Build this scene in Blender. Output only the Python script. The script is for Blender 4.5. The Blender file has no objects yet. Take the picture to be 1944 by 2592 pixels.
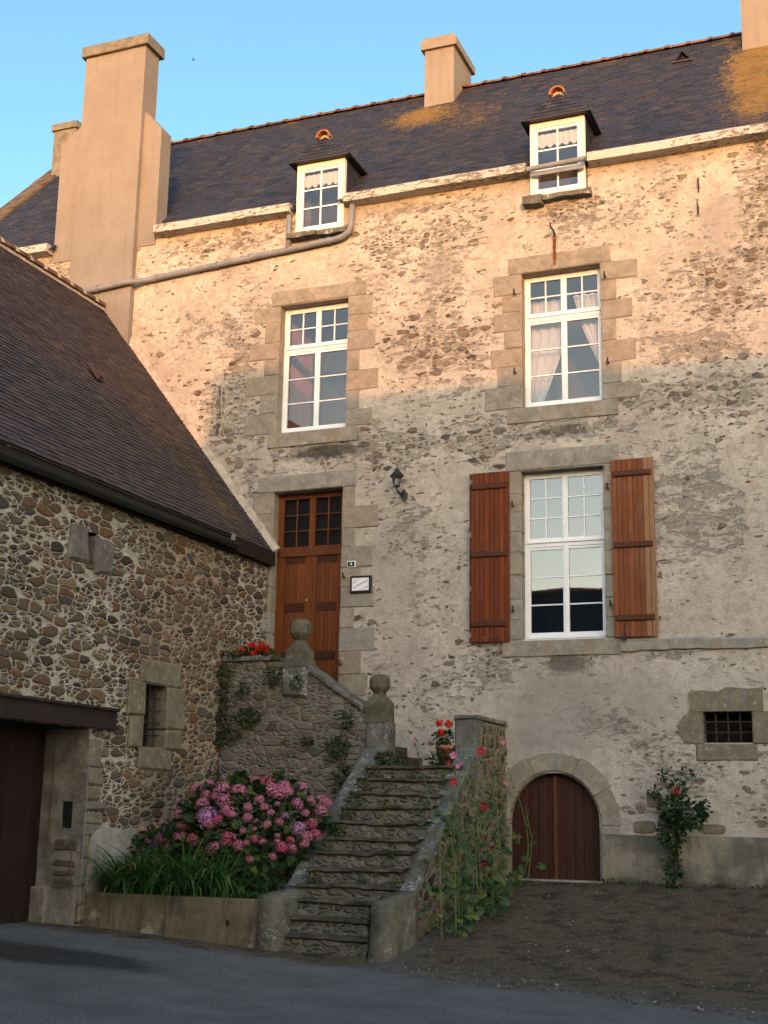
import bpy, math, random
import numpy as np
from mathutils import Vector, Matrix, noise as mnoise

D2R = math.radians
SC = bpy.context.scene
COL = SC.collection
rnd = random.Random(7)

# ------------------------------------------------------------------ camera, sky, sun, exposure
CAM_POS = Vector((0.0, -20.0, 1.6))
yaw, pitch, roll = 0.382161104, 0.222708054, -0.0172305135
Rz = Matrix.Rotation(yaw, 3, 'Z'); Rx = Matrix.Rotation(pitch, 3, 'X')
cr, sr = math.cos(roll), math.sin(roll)
Ry = Matrix(((cr, 0, sr), (0, 1, 0), (-sr, 0, cr)))
R = Rz @ Rx @ Ry
cam_data = bpy.data.cameras.new('camera')
cam = bpy.data.objects.new('camera', cam_data); COL.objects.link(cam)
M3 = Matrix((R.col[0], R.col[2], -R.col[1])).transposed()
cam.matrix_world = Matrix.Translation(CAM_POS) @ M3.to_4x4()
cam_data.sensor_fit = 'VERTICAL'; cam_data.sensor_height = 36.0; cam_data.sensor_width = 27.0
cam_data.lens = 3346.48 / 2592 * 36.0
cam_data.clip_start = 0.05; cam_data.clip_end = 2000.0
SC.camera = cam

SUN_AZ, SUN_EL = D2R(22.0), D2R(5.7)          # azimuth to the right of the facade's normal
S = Vector((math.sin(SUN_AZ)*math.cos(SUN_EL), -math.cos(SUN_AZ)*math.cos(SUN_EL), math.sin(SUN_EL)))
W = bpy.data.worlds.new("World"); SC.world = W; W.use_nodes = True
wn = W.node_tree
bg = wn.nodes['Background']
sky = wn.nodes.new('ShaderNodeTexSky'); sky.sky_type = 'NISHITA'; sky.sun_disc = False
sky.sun_elevation = SUN_EL; sky.sun_rotation = math.pi - SUN_AZ
sky.altitude = 50; sky.air_density = 1.0; sky.dust_density = 0.6; sky.ozone_density = 1.0
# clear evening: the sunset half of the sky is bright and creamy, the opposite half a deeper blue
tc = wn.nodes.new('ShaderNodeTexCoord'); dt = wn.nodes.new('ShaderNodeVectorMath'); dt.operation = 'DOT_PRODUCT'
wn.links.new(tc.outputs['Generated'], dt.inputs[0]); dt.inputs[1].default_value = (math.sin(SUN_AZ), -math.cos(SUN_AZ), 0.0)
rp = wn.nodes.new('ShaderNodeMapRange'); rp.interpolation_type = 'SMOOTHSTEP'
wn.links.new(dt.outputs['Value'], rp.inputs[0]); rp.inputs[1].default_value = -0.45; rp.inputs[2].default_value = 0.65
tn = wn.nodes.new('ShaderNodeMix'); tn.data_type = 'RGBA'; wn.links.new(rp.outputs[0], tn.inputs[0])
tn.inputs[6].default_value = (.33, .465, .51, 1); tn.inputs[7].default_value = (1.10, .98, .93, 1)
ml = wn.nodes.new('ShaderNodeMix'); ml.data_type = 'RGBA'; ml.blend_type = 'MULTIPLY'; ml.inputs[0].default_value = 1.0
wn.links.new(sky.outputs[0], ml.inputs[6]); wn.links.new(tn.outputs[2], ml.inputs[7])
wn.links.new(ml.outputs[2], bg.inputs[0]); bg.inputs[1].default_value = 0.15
sl = bpy.data.lights.new('sun', 'SUN'); sl.energy = 0.48; sl.angle = D2R(0.3); sl.color = (1.0, 0.39, 0.15)
so = bpy.data.objects.new('sun', sl); COL.objects.link(so)
so.rotation_euler = S.to_track_quat('Z', 'Y').to_euler(); so.location = S * 60
SC.view_settings.view_transform = 'Standard'; SC.view_settings.look = 'None'
SC.view_settings.gamma = 1.0; SC.view_settings.use_curve_mapping = False
SC.view_settings.exposure = 2.65
SC.render.engine = 'CYCLES'
SC.cycles.max_bounces = 8; SC.cycles.transparent_max_bounces = 12

# ------------------------------------------------------------------ materials
def sc_(v): return isinstance(v, bpy.types.NodeSocket)

class Mt:
    def __init__(s, name):
        s.m = bpy.data.materials.new(name); s.m.use_nodes = True
        s.nt = s.m.node_tree; s.nt.nodes.clear()
        s.o = s.nt.nodes.new('ShaderNodeOutputMaterial')
    def n(s, t, **k):
        nd = s.nt.nodes.new(t)
        for a, b in k.items(): setattr(nd, a, b)
        return nd
    def st(s, sock, v):
        if sc_(v): s.nt.links.new(v, sock)
        else:
            if isinstance(v, tuple) and len(v) == 3 and sock.type == 'RGBA': v = (*v, 1)
            sock.default_value = v
    def ma(s, op, a, b=0.0, c=0.0, clamp=False):
        nd = s.n('ShaderNodeMath', operation=op, use_clamp=clamp)
        for i, v in enumerate((a, b, c)): s.st(nd.inputs[i], v)
        return nd.outputs[0]
    def add(s, a, b): return s.ma('ADD', a, b)
    def mul(s, a, b): return s.ma('MULTIPLY', a, b)
    def sub(s, a, b): return s.ma('SUBTRACT', a, b)
    def inv(s, a): return s.ma('SUBTRACT', 1.0, a)
    def mx(s, a, b): return s.ma('MAXIMUM', a, b)
    def mn(s, a, b): return s.ma('MINIMUM', a, b)
    def ob(s): return s.n('ShaderNodeTexCoord').outputs['Object']
    def xyz(s, v):
        nd = s.n('ShaderNodeSeparateXYZ'); s.st(nd.inputs[0], v); return nd.outputs
    def comb(s, x, y, z=0.0):
        nd = s.n('ShaderNodeCombineXYZ')
        for i, v in enumerate((x, y, z)): s.st(nd.inputs[i], v)
        return nd.outputs[0]
    def vscale(s, v, k):
        nd = s.n('ShaderNodeVectorMath', operation='MULTIPLY'); s.st(nd.inputs[0], v); s.st(nd.inputs[1], k); return nd.outputs[0]
    def noise(s, v, scale, detail=4.0, rough=0.55, col=False):
        nd = s.n('ShaderNodeTexNoise'); s.st(nd.inputs['Vector'], v)
        nd.inputs['Scale'].default_value = scale; nd.inputs['Detail'].default_value = detail; nd.inputs['Roughness'].default_value = rough
        return nd.outputs['Color' if col else 'Fac']
    def vor(s, v, scale, feat='F1', rndm=1.0, dim='2D'):
        nd = s.n('ShaderNodeTexVoronoi', feature=feat, voronoi_dimensions=dim); s.st(nd.inputs['Vector'], v)
        nd.inputs['Scale'].default_value = scale; nd.inputs['Randomness'].default_value = rndm
        return nd
    def ramp(s, f, stops, interp='LINEAR'):
        nd = s.n('ShaderNodeValToRGB'); nd.color_ramp.interpolation = interp; s.st(nd.inputs[0], f)
        e = nd.color_ramp.elements
        while len(e) < len(stops): e.new(0.5)
        for el, (p, c) in zip(e, stops): el.position = p; el.color = (*c, 1)
        return nd.outputs[0]
    def mix(s, f, a, b, mode='MIX'):
        nd = s.n('ShaderNodeMix', data_type='RGBA', blend_type=mode)
        s.st(nd.inputs[0], f); s.st(nd.inputs[6], a); s.st(nd.inputs[7], b); return nd.outputs[2]
    def fmix(s, f, a, b):
        nd = s.n('ShaderNodeMix', data_type='FLOAT'); s.st(nd.inputs[0], f); s.st(nd.inputs[2], a); s.st(nd.inputs[3], b); return nd.outputs[0]
    def mr(s, x, a, b, c=0.0, d=1.0, smooth=True):
        nd = s.n('ShaderNodeMapRange', interpolation_type='SMOOTHSTEP' if smooth else 'LINEAR')
        for i, v in enumerate((x, a, b, c, d)): s.st(nd.inputs[i], v)
        return nd.outputs[0]
    def island(s): return s.n('ShaderNodeNewGeometry').outputs['Random Per Island']
    def attr(s, name): return s.n('ShaderNodeAttribute', attribute_name=name).outputs
    def bump(s, h, dist, strength=1.0):
        nd = s.n('ShaderNodeBump'); s.st(nd.inputs['Height'], h); nd.inputs['Distance'].default_value = dist; nd.inputs['Strength'].default_value = strength
        return nd.outputs[0]
    def fin(s, color, rough=0.85, normal=None, spec=0.3, metal=0.0, disp=None, trans=None):
        p = s.n('ShaderNodeBsdfPrincipled'); s.st(p.inputs['Base Color'], color); s.st(p.inputs['Roughness'], rough)
        p.inputs['Specular IOR Level'].default_value = spec; p.inputs['Metallic'].default_value = metal
        if normal is not None: s.st(p.inputs['Normal'], normal)
        out = p.outputs[0]
        if trans is not None:
            t = s.n('ShaderNodeBsdfTranslucent'); s.st(t.inputs[0], trans)
            mxs = s.n('ShaderNodeMixShader'); mxs.inputs[0].default_value = 0.35
            s.nt.links.new(out, mxs.inputs[1]); s.nt.links.new(t.outputs[0], mxs.inputs[2]); out = mxs.outputs[0]
        s.nt.links.new(out, s.o.inputs[0])
        if disp is not None:
            d = s.n('ShaderNodeDisplacement'); s.st(d.inputs['Height'], disp[0]); d.inputs['Scale'].default_value = disp[1]; d.inputs['Midlevel'].default_value = 1.15
            s.nt.links.new(d.outputs[0], s.o.inputs['Displacement']); s.m.displacement_method = 'BOTH'
        return s.m
    def uv(s):
        x = s.xyz(s.ob()); return s.add(x[0], x[1]), x[2]

STONES = [(0.0, (.045, .040, .037)), (.14, (.085, .062, .044)), (.30, (.14, .098, .062)), (.44, (.115, .105, .092)), (.56, (.20, .145, .085)),
          (.68, (.135, .068, .038)), (.78, (.17, .155, .13)), (.88, (.24, .18, .115)), (1.0, (.075, .077, .082))]

BROWNS = [(0.0, (.050, .040, .036)), (.14, (.10, .066, .046)), (.30, (.15, .095, .058)), (.44, (.105, .085, .070)), (.56, (.19, .125, .072)),
          (.68, (.145, .070, .038)), (.78, (.155, .130, .105)), (.88, (.21, .145, .090)), (1.0, (.070, .062, .062))]

def rubble_nodes(t, u, v, rv=(.85, .9), rounded=False, sc=3.3, asp=1.75, gap=(.010, .026), gapvar=.014, small=2.3, split=.5, warp=.07):
    """random rubble: big cells, about half of them broken into small ones; returns stone mask, random, height"""
    p = t.comb(u, t.mul(v, asp))
    w = t.noise(p, 2.6, 2, .5, True); w2 = t.noise(p, 11.0, 2, .5, True)
    def wv(c, k):
        a = t.n('ShaderNodeVectorMath', operation='SUBTRACT'); t.st(a.inputs[0], c); a.inputs[1].default_value = (.5, .5, .5)
        return t.vscale(a.outputs[0], (k, k, 0))
    ad = t.n('ShaderNodeVectorMath', operation='ADD'); t.st(ad.inputs[0], p); t.st(ad.inputs[1], wv(w, warp*4))
    ad2 = t.n('ShaderNodeVectorMath', operation='ADD'); t.st(ad2.inputs[0], ad.outputs[0]); t.st(ad2.inputs[1], wv(w2, warp))
    q = ad2.outputs[0]
    vb = t.vor(q, sc, 'F1', rv[0]); eb = t.vor(q, sc, 'DISTANCE_TO_EDGE', rv[0]).outputs['Distance']
    vs = t.vor(q, sc*small, 'F1', rv[1]); es = t.vor(q, sc*small, 'DISTANCE_TO_EDGE', rv[1]).outputs['Distance']
    cb = t.xyz(vb.outputs['Color']); cs = t.xyz(vs.outputs['Color'])
    ch = t.ma('GREATER_THAN', cb[0], 1.0 - split)
    ebw = t.mul(eb, 1.0/sc); esw = t.mul(es, 1.0/(sc*small))
    if rounded:     # wear the corners off the stones
        ebw = t.mn(ebw, t.mul(t.sub(t.add(.60, t.mul(cb[2], .24)), vb.outputs['Distance']), .55/sc)); esw = t.mn(esw, t.mul(t.sub(t.add(.60, t.mul(cs[2], .24)), vs.outputs['Distance']), .55/(sc*small)))
    e = t.fmix(ch, ebw, t.mn(t.mul(ebw, 1.3), esw))
    r1 = t.fmix(ch, cb[1], cs[1]); r2 = t.fmix(ch, cb[2], cs[2])
    g = t.mul(t.noise(p, 1.1, 2), gapvar*2)
    lo = t.add(g, gap[0] - gapvar); hi = t.add(g, gap[1] - gapvar)
    lo = t.mx(lo, .001); hi = t.mx(hi, .008)
    rag = t.mul(t.sub(t.noise(p, 34.0, 3), .5), .012)
    m = t.mr(t.add(e, rag), lo, hi)
    hgt = t.mr(t.add(e, rag), lo, t.add(hi, .035))
    return m, r1, r2, hgt, p, e

def m_rubble(name, mortar=(.40, .33, .235), dark=1.0, disp=None, lichen=0.0, mossy=0.0, stainv=0.25, grey=0.0, byy=False, pal=None, lcol=(.34, .33, .29), **kw):
    t = Mt(name); u, v = t.uv()
    m, r1, r2, h, p, e = rubble_nodes(t, u, v, **kw)
    fine = t.noise(p, 26, 5, .65); mid = t.noise(p, 6, 3)
    st = t.ramp(r1, [(a, tuple(x*dark for x in c)) for a, c in (pal or STONES)])
    st = t.mix(.75, st, t.ramp(fine, [(.25, (.35, .35, .35)), (.75, (1.6, 1.55, 1.5))]), 'MULTIPLY')
    if grey: st = t.mix(grey, st, t.mix(r2, (.085, .078, .066), (.20, .185, .155)))
    mo = t.mix(t.mr(mid, .3, .7), mortar, tuple(x*.62 for x in mortar))
    mo = t.mix(.5, mo, t.ramp(fine, [(.3, (.6, .6, .6)), (.7, (1.25, 1.25, 1.25))]), 'MULTIPLY')
    if byy:     # older ochre pointing in the middle of the barn wall
        yy = t.xyz(t.ob())[1]; k = t.mr(t.ma('ABSOLUTE', t.add(t.add(yy, 2.6), t.mul(t.sub(t.noise(p, 1.2, 3), .5), 2.2))), 1.5, .9)
        mo = t.mix(t.mul(k, .7), mo, (.27, .205, .13))
    c = t.mix(m, mo, st)
    stain = t.mr(t.noise(p, .8, 3), .45, .72)
    c = t.mix(t.mul(stain, stainv), c, (.10, .075, .045))
    if lichen:
        l = t.mr(t.add(t.noise(p, 9, 4, .7), t.mul(t.noise(p, 1.3, 2), .5)), .86, .98)
        c = t.mix(t.mul(l, lichen), c, lcol)
    if mossy:
        l = t.mr(t.add(t.noise(p, 5, 4, .7), t.mul(t.noise(p, 1.0, 2), .6)), .86, 1.02)
        c = t.mix(t.mul(l, mossy), c, (.045, .055, .018))
    hh = t.add(h, t.mul(t.noise(p, 18, 4, .6), .45)); hh = t.add(hh, t.mul(r2, .5))
    if disp: return t.fin(c, .92, disp=(hh, disp), spec=.15)
    return t.fin(c, .92, t.bump(hh, .03), spec=.15)

def m_plaster():
    t = Mt('plaster over rubble'); u, v = t.uv()
    p = t.comb(u, v); ps = t.comb(u, t.mul(v, 2.0))
    a = t.attr('mask'); mk = t.xyz(a['Vector']); dens, stn, clean = mk[0], mk[1], mk[2]
    fine = t.noise(p, 42, 5, .7); mid = t.noise(p, 7, 4, .65); big = t.noise(p, 1.1, 3)
    c = t.mix(t.mr(big, .32, .68), (.585, .51, .42), (.45, .39, .32))
    c = t.mix(t.mul(t.mr(mid, .42, .72), .75), c, (.34, .285, .23))
    c = t.mix(t.mr(t.noise(p, 15, 4, .7), .60, .74), c, (.74, .66, .54))
    c = t.mix(.55, c, t.ramp(fine, [(.28, (.55, .55, .55)), (.72, (1.32, 1.32, 1.32))]), 'MULTIPLY')
    # weathered grey-brown crust in level streaks
    s1 = t.add(t.noise(ps, 3.2, 5, .7), t.mul(t.noise(ps, 11, 4, .7), .55))
    sm = t.mr(t.add(s1, t.mul(stn, .34)), 1.0, 1.14)
    c = t.mix(t.mul(sm, .58), c, t.mix(fine, (.10, .09, .075), (.30, .26, .21)))
    blk = t.mr(t.add(t.mul(t.noise(p, 7, 5, .75), .6), t.mul(stn, .5)), .80, .93); c = t.mix(t.mul(blk, .85), c, (.055, .05, .035))
    lump = t.mr(t.noise(p, 5.2, 5, .7), .60, .70); c = t.mix(t.mul(lump, .7), c, (.70, .62, .52))
    c = t.mix(t.mul(t.mr(t.noise(p, 2.4, 5, .68), .46, .66), .42), c, (.34, .285, .22))
    c = t.mix(t.mul(t.mr(t.noise(ps, 5.5, 5, .75), .56, .70), .5), c, (.27, .225, .175))
    # exposed stones
    m1, r1, r2, h1, pp, e1 = rubble_nodes(t, u, v, sc=4.6, asp=1.9, gap=(.012, .030), gapvar=.012, small=2.3, split=.65, warp=.05, rounded=True)
    vis = t.ma('LESS_THAN', t.add(r2, t.mul(t.sub(t.noise(p, 2.3, 3), .5), .9)), t.sub(t.mul(dens, .95), .12))
    sv = t.vor(t.add_v(ps, t.noise(p, 9, 3, .6, True), .05), 8.5, 'F1', 1.0); se = t.vor(t.add_v(ps, t.noise(p, 9, 3, .6, True), .05), 8.5, 'DISTANCE_TO_EDGE', 1.0)
    sc3 = t.xyz(sv.outputs['Color'])
    vis2 = t.ma('LESS_THAN', t.add(sc3[0], t.mul(t.sub(t.noise(p, 3.1, 2), .5), .5)), t.add(t.mul(dens, .58), .02))
    m2 = t.mul(t.mr(t.add(se.outputs['Distance'], t.mul(t.sub(fine, .5), .2)), t.add(.12, t.mul(sc3[1], .22)), t.add(.2, t.mul(sc3[1], .22))), vis2)
    ms_soft = t.mul(t.mr(t.noise(p, 6, 4, .7), .35, .7), .45)
    m1 = t.mul(m1, vis)
    ms = t.mx(m1, m2)
    st = t.mix(m1, t.ramp(sc3[2], STONES), t.ramp(r1, STONES))
    st = t.mix(.7, st, t.ramp(t.noise(p, 30, 4, .65), [(.25, (.55, .55, .55)), (.75, (2.0, 1.9, 1.8))]), 'MULTIPLY')
    st = t.mix(ms_soft, st, t.mix(mid, (.46, .38, .30), (.30, .25, .2)))
    # pale fresh mortar round the exposed stones
    c = t.mix(t.mul(t.mr(dens, .42, .9), .5), c, (.55, .465, .35))
    # smooth repair patches (blue channel): greyer, flatter
    c = t.mix(t.mul(clean, .75), c, t.mix(t.noise(p, 3.5, 5, .7), (.36, .305, .265), (.19, .165, .15)))
    c = t.mix(t.mul(ms, t.inv(t.mul(clean, .8))), c, st)
    ero = t.mul(t.mr(dens, .02, .28), 1.0); ero = t.mul(ero, t.mr(t.add(t.noise(ps, 4.2, 6, .72), t.mul(t.sub(dens, .3), .25)), .53, .66))
    c = t.mix(t.mul(ero, .28), c, t.mix(fine, (.17, .14, .11), (.36, .30, .235)))
    h = t.add(t.mul(fine, .4), t.mul(mid, .7)); h = t.add(h, t.mul(t.add(sm, ero), -.45))
    rim = t.mr(ms, .0, .5); h = t.add(h, t.mul(t.sub(t.mul(ms, 1.2), rim), .9))
    h = t.mul(h, t.inv(t.mul(clean, .6)))
    return t.fin(c, .95, t.bump(h, .04), spec=.1)
def _add_v(s, v, nz, k):
    a = s.n('ShaderNodeVectorMath', operation='MULTIPLY_ADD'); s.st(a.inputs[0], nz); a.inputs[1].default_value = (k, k, 0); s.st(a.inputs[2], v); return a.outputs[0]
Mt.add_v = _add_v

def m_granite(name, base=(.345, .30, .24), var=.35, bd=.012, lich=.0, fleck=.75):
    t = Mt(name); p = t.ob(); r = t.island()
    f = t.noise(p, 70, 4, .75); g = t.noise(p, 5, 4, .65)
    b2 = tuple(x*.62 for x in base)
    c = t.mix(t.mr(g, .3, .7), base, b2)
    c = t.mix(t.mul(r, var), c, (base[0]*.95, base[1]*.80, base[2]*.66))
    r7 = t.ma('FRACT', t.mul(r, 7.31)); c = t.mix(t.mul(t.mr(r7, .5, 1.0), .45), c, tuple(x*.72 for x in (base[0], base[0], base[0]*.95)))
    r3 = t.ma('FRACT', t.mul(r, 3.77)); c = t.mix(t.mul(t.mr(r3, .8, 1.0), .5), c, (base[0]*.8, base[1]*.62, base[2]*.45))
    c = t.mix(fleck, c, t.ramp(f, [(.3, (.5, .5, .5)), (.7, (1.4, 1.4, 1.38))]), 'MULTIPLY')
    c = t.mix(t.mul(t.mr(t.noise(p, 1.7, 4, .6), .5, .75), .45), c, (base[0]*.55, base[1]*.56, base[2]*.5))
    if lich:
        l = t.mr(t.add(t.noise(p, 17, 4, .8), t.mul(t.noise(p, 2.2, 2), .4)), .77, .84)
        c = t.mix(t.mul(l, lich), c, (.46, .46, .42))
        c = t.mix(t.mul(t.mr(t.noise(p, 4, 4, .7), .5, .62), .6), c, (.06, .062, .05))
    if not lich:
        e = t.noise(p, 11, 5, .75); c = t.mix(t.mul(t.mr(e, .55, .68), .55), c, (.48, .41, .33)); c = t.mix(t.mul(t.mr(e, .42, .33), .5), c, tuple(x*.45 for x in base))
    h = t.add(t.mul(f, .5), g)
    return t.fin(c, .93, t.bump(h, bd), spec=.12)

def m_simple(name, col, rough=.6, var=.25, scale=6, bd=0.0, spec=.3, metal=0.0, stretch=(1, 1, 1), fine=0.0):
    t = Mt(name); p = t.vscale(t.ob(), stretch)
    g = t.noise(p, scale, 4, .6)
    c = t.mix(t.mr(g, .3, .7), tuple(x*(1+var) for x in col), tuple(x*(1-var) for x in col))
    if fine: c = t.mix(fine, c, t.ramp(t.noise(p, scale*9, 3, .7), [(.3, (.6, .6, .6)), (.7, (1.3, 1.3, 1.3))]), 'MULTIPLY')
    return t.fin(c, rough, t.bump(t.noise(p, scale*5, 4, .65), bd) if bd else None, spec, metal)

def m_slate(name, cols, lich=None, rough=.55):
    t = Mt(name); p = t.ob(); r = t.island()
    c = t.ramp(r, cols)
    c = t.mix(.6, c, t.ramp(t.noise(p, 14, 4, .7), [(.3, (.62, .62, .64)), (.7, (1.35, 1.33, 1.3))]), 'MULTIPLY')
    a = t.xyz(t.attr('mask')['Vector'])
    l = t.add(t.add(t.mul(t.noise(p, 27, 5, .85), .80), t.mul(t.noise(p, 4, 4, .7), .45)), t.mul(a[0], .345))
    lm = t.mr(l, .805, .845)
    c = t.mix(t.mul(lm, .9), c, t.mix(t.noise(p, 30, 2), (.30, .175, .022), (.15, .10, .04)))
    c = t.mix(t.mul(t.mr(t.noise(p, 2.0, 4, .6), .45, .7), .35), c, cols[0][1])
    return t.fin(c, rough, t.bump(t.noise(p, 30, 4, .7), .004), spec=.35)

def m_wood(name, c1, c2, axis='z', rough=.5, grey=0.0):
    t = Mt(name); st = (9, 9, .55) if axis == 'z' else (.55, 9, 9)
    p = t.vscale(t.ob(), st); q = t.ob(); r = t.island()
    g = t.noise(p, 5, 5, .7); f = t.noise(p, 18, 3, .7)
    c = t.mix(t.mr(g, .3, .7), c1, c2)
    c = t.mix(t.mul(r, .6), c, tuple(x*.5 for x in c2))
    c = t.mix(t.mul(t.mr(t.noise(t.vscale(q, (6, 6, 1.2)), 1.5, 4, .7), .55, .75), .45), c, (c1[0]*.75, c1[0]*.42, c1[0]*.26))
    c = t.mix(.5, c, t.ramp(f, [(.3, (.6, .6, .6)), (.7, (1.35, 1.3, 1.25))]), 'MULTIPLY')
    if grey: c = t.mix(t.mul(t.mr(t.noise(q, 1.4, 3), .45, .75), grey), c, (.22, .13, .075))
    return t.fin(c, rough, t.bump(f, .004), spec=.18)

def m_leaf(name, cols, rough=.5, trans=True):
    t = Mt(name); r = t.island(); p = t.ob()
    c = t.ramp(r, cols)
    c = t.mix(.35, c, t.ramp(t.noise(p, 25, 3), [(.3, (.55, .6, .5)), (.7, (1.3, 1.3, 1.2))]), 'MULTIPLY')
    return t.fin(c, rough, spec=.35, trans=c if trans else None)

def m_glass(name, refl):
    t = Mt(name)
    lw = t.n('ShaderNodeFresnel'); lw.inputs['IOR'].default_value = 1.5
    f = t.ma('ADD', t.mul(lw.outputs[0], 1.0), refl, clamp=True)
    tr = t.n('ShaderNodeBsdfTransparent'); tr.inputs[0].default_value = (.93, .95, .95, 1)
    gl = t.n('ShaderNodeBsdfGlossy'); gl.inputs['Roughness'].default_value = .015
    t.st(gl.inputs['Normal'], t.bump(t.noise(t.ob(), 1.6, 0), .0008))
    mxs = t.n('ShaderNodeMixShader'); t.st(mxs.inputs[0], f)
    t.nt.links.new(tr.outputs[0], mxs.inputs[1]); t.nt.links.new(gl.outputs[0], mxs.inputs[2]); t.nt.links.new(mxs.outputs[0], t.o.inputs[0])
    return t.m

def m_peel(name):
    t = Mt(name); p = t.vscale(t.ob(), (1, 3, 3)); f = t.noise(p, 9, 5, .75)
    w = t.noise(t.vscale(t.ob(), (.5, 1, 1)), 1.3, 2)
    m = t.mr(t.add(f, t.mul(w, .5)), .76, .84)
    c = t.mix(m, (.50, .45, .40), (.20, .165, .13))
    c = t.mix(.4, c, t.ramp(t.noise(p, 30, 3), [(.3, (.7, .7, .7)), (.7, (1.1, 1.1, 1.1))]), 'MULTIPLY')
    return t.fin(c, .75, t.bump(t.sub(1.0, m), .006), spec=.2)

def m_concrete():
    t = Mt('stained concrete'); u, v = t.uv(); p = t.comb(u, v); ps = t.comb(t.mul(u, 4.0), t.mul(v, .5))
    g = t.noise(p, 3, 4, .65); f = t.noise(p, 45, 4, .7); s = t.noise(ps, 2.4, 4, .65)
    c = t.mix(t.mr(g, .3, .7), (.22, .17, .105), (.13, .102, .062))
    c = t.mix(t.mul(t.mr(s, .48, .7), .75), c, (.055, .05, .038))
    c = t.mix(t.mr(t.add(t.noise(p, 1.6, 3), t.mul(f, .15)), .66, .74), c, (.33, .285, .22))
    c = t.mix(.5, c, t.ramp(f, [(.3, (.6, .6, .6)), (.7, (1.3, 1.3, 1.3))]), 'MULTIPLY')
    return t.fin(c, .95, t.bump(t.add(f, g), .008), spec=.1)

def m_chimney():
    t = Mt('beige render'); p = t.ob()
    g = t.noise(p, 1.2, 4, .6); f = t.noise(p, 60, 4, .7); m = t.noise(p, 7, 4, .7)
    c = t.mix(t.mr(g, .3, .7), (.27, .237, .205), (.232, .202, .172))
    c = t.mix(t.mul(t.mr(m, .4, .75), .35), c, (.205, .178, .15))
    c = t.mix(t.mul(t.mr(t.noise(t.vscale(p, (5, 5, .5)), 1.6, 4, .65), .5, .75), .35), c, (.16, .142, .122))
    c = t.mix(.3, c, t.ramp(f, [(.3, (.7, .7, .7)), (.7, (1.2, 1.2, 1.2))]), 'MULTIPLY')
    return t.fin(c, .95, t.bump(t.add(f, t.mul(m, .8)), .006), spec=.1)

def m_plinth():
    t = Mt('cement plinth'); u, v = t.uv(); p = t.comb(u, v)
    g = t.noise(p, 1.3, 4, .65); f = t.noise(p, 55, 4, .8)
    c = t.mix(t.mr(g, .40, .60), (.27, .235, .175), (.13, .12, .095))
    c = t.mix(t.mul(t.mr(t.noise(t.comb(t.mul(u, 3.0), t.mul(v, .6)), 2.2, 5, .7), .48, .66), .55), c, (.085, .08, .062))
    c = t.mix(t.mul(t.mr(t.add(t.noise(p, 2.5, 4, .7), t.mul(t.sub(.9, v), .5)), .52, .85), .8), c, (.075, .072, .045))
    c = t.mix(.7, c, t.ramp(f, [(.3, (.45, .45, .45)), (.7, (1.45, 1.45, 1.45))]), 'MULTIPLY')
    return t.fin(c, .95, t.bump(t.add(f, t.mul(g, .6)), .01), spec=.1)

def m_step():
    t = Mt('lichened step stone'); x = t.ob(); p = t.vscale(x, (1, 1, 2.2))
    g = t.noise(p, 4, 4, .7); f = t.noise(p, 38, 4, .75)
    v = t.vor(t.vscale(x, (1, .3, 1.5)), 5.5, 'F1', 1.0, '3D'); r = t.xyz(v.outputs['Color'])
    c = t.mix(t.mr(g, .3, .7), (.070, .064, .052), (.034, .032, .027))
    c = t.mix(.45, c, t.ramp(r[0], STONES))
    l = t.mr(t.add(t.noise(p, 7, 5, .75), t.mul(t.noise(p, 1.6, 2), .4)), .70, .80)
    c = t.mix(t.mul(l, .35), c, (.20, .18, .11))
    c = t.mix(t.mul(t.mr(t.noise(p, 3.3, 5, .75), .48, .62), .8), c, (.030, .034, .016))
    c = t.mix(.6, c, t.ramp(f, [(.3, (.5, .5, .5)), (.7, (1.4, 1.4, 1.4))]), 'MULTIPLY')
    return t.fin(c, .95, t.bump(t.add(t.mul(f, .6), g), .02), spec=.1)

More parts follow.
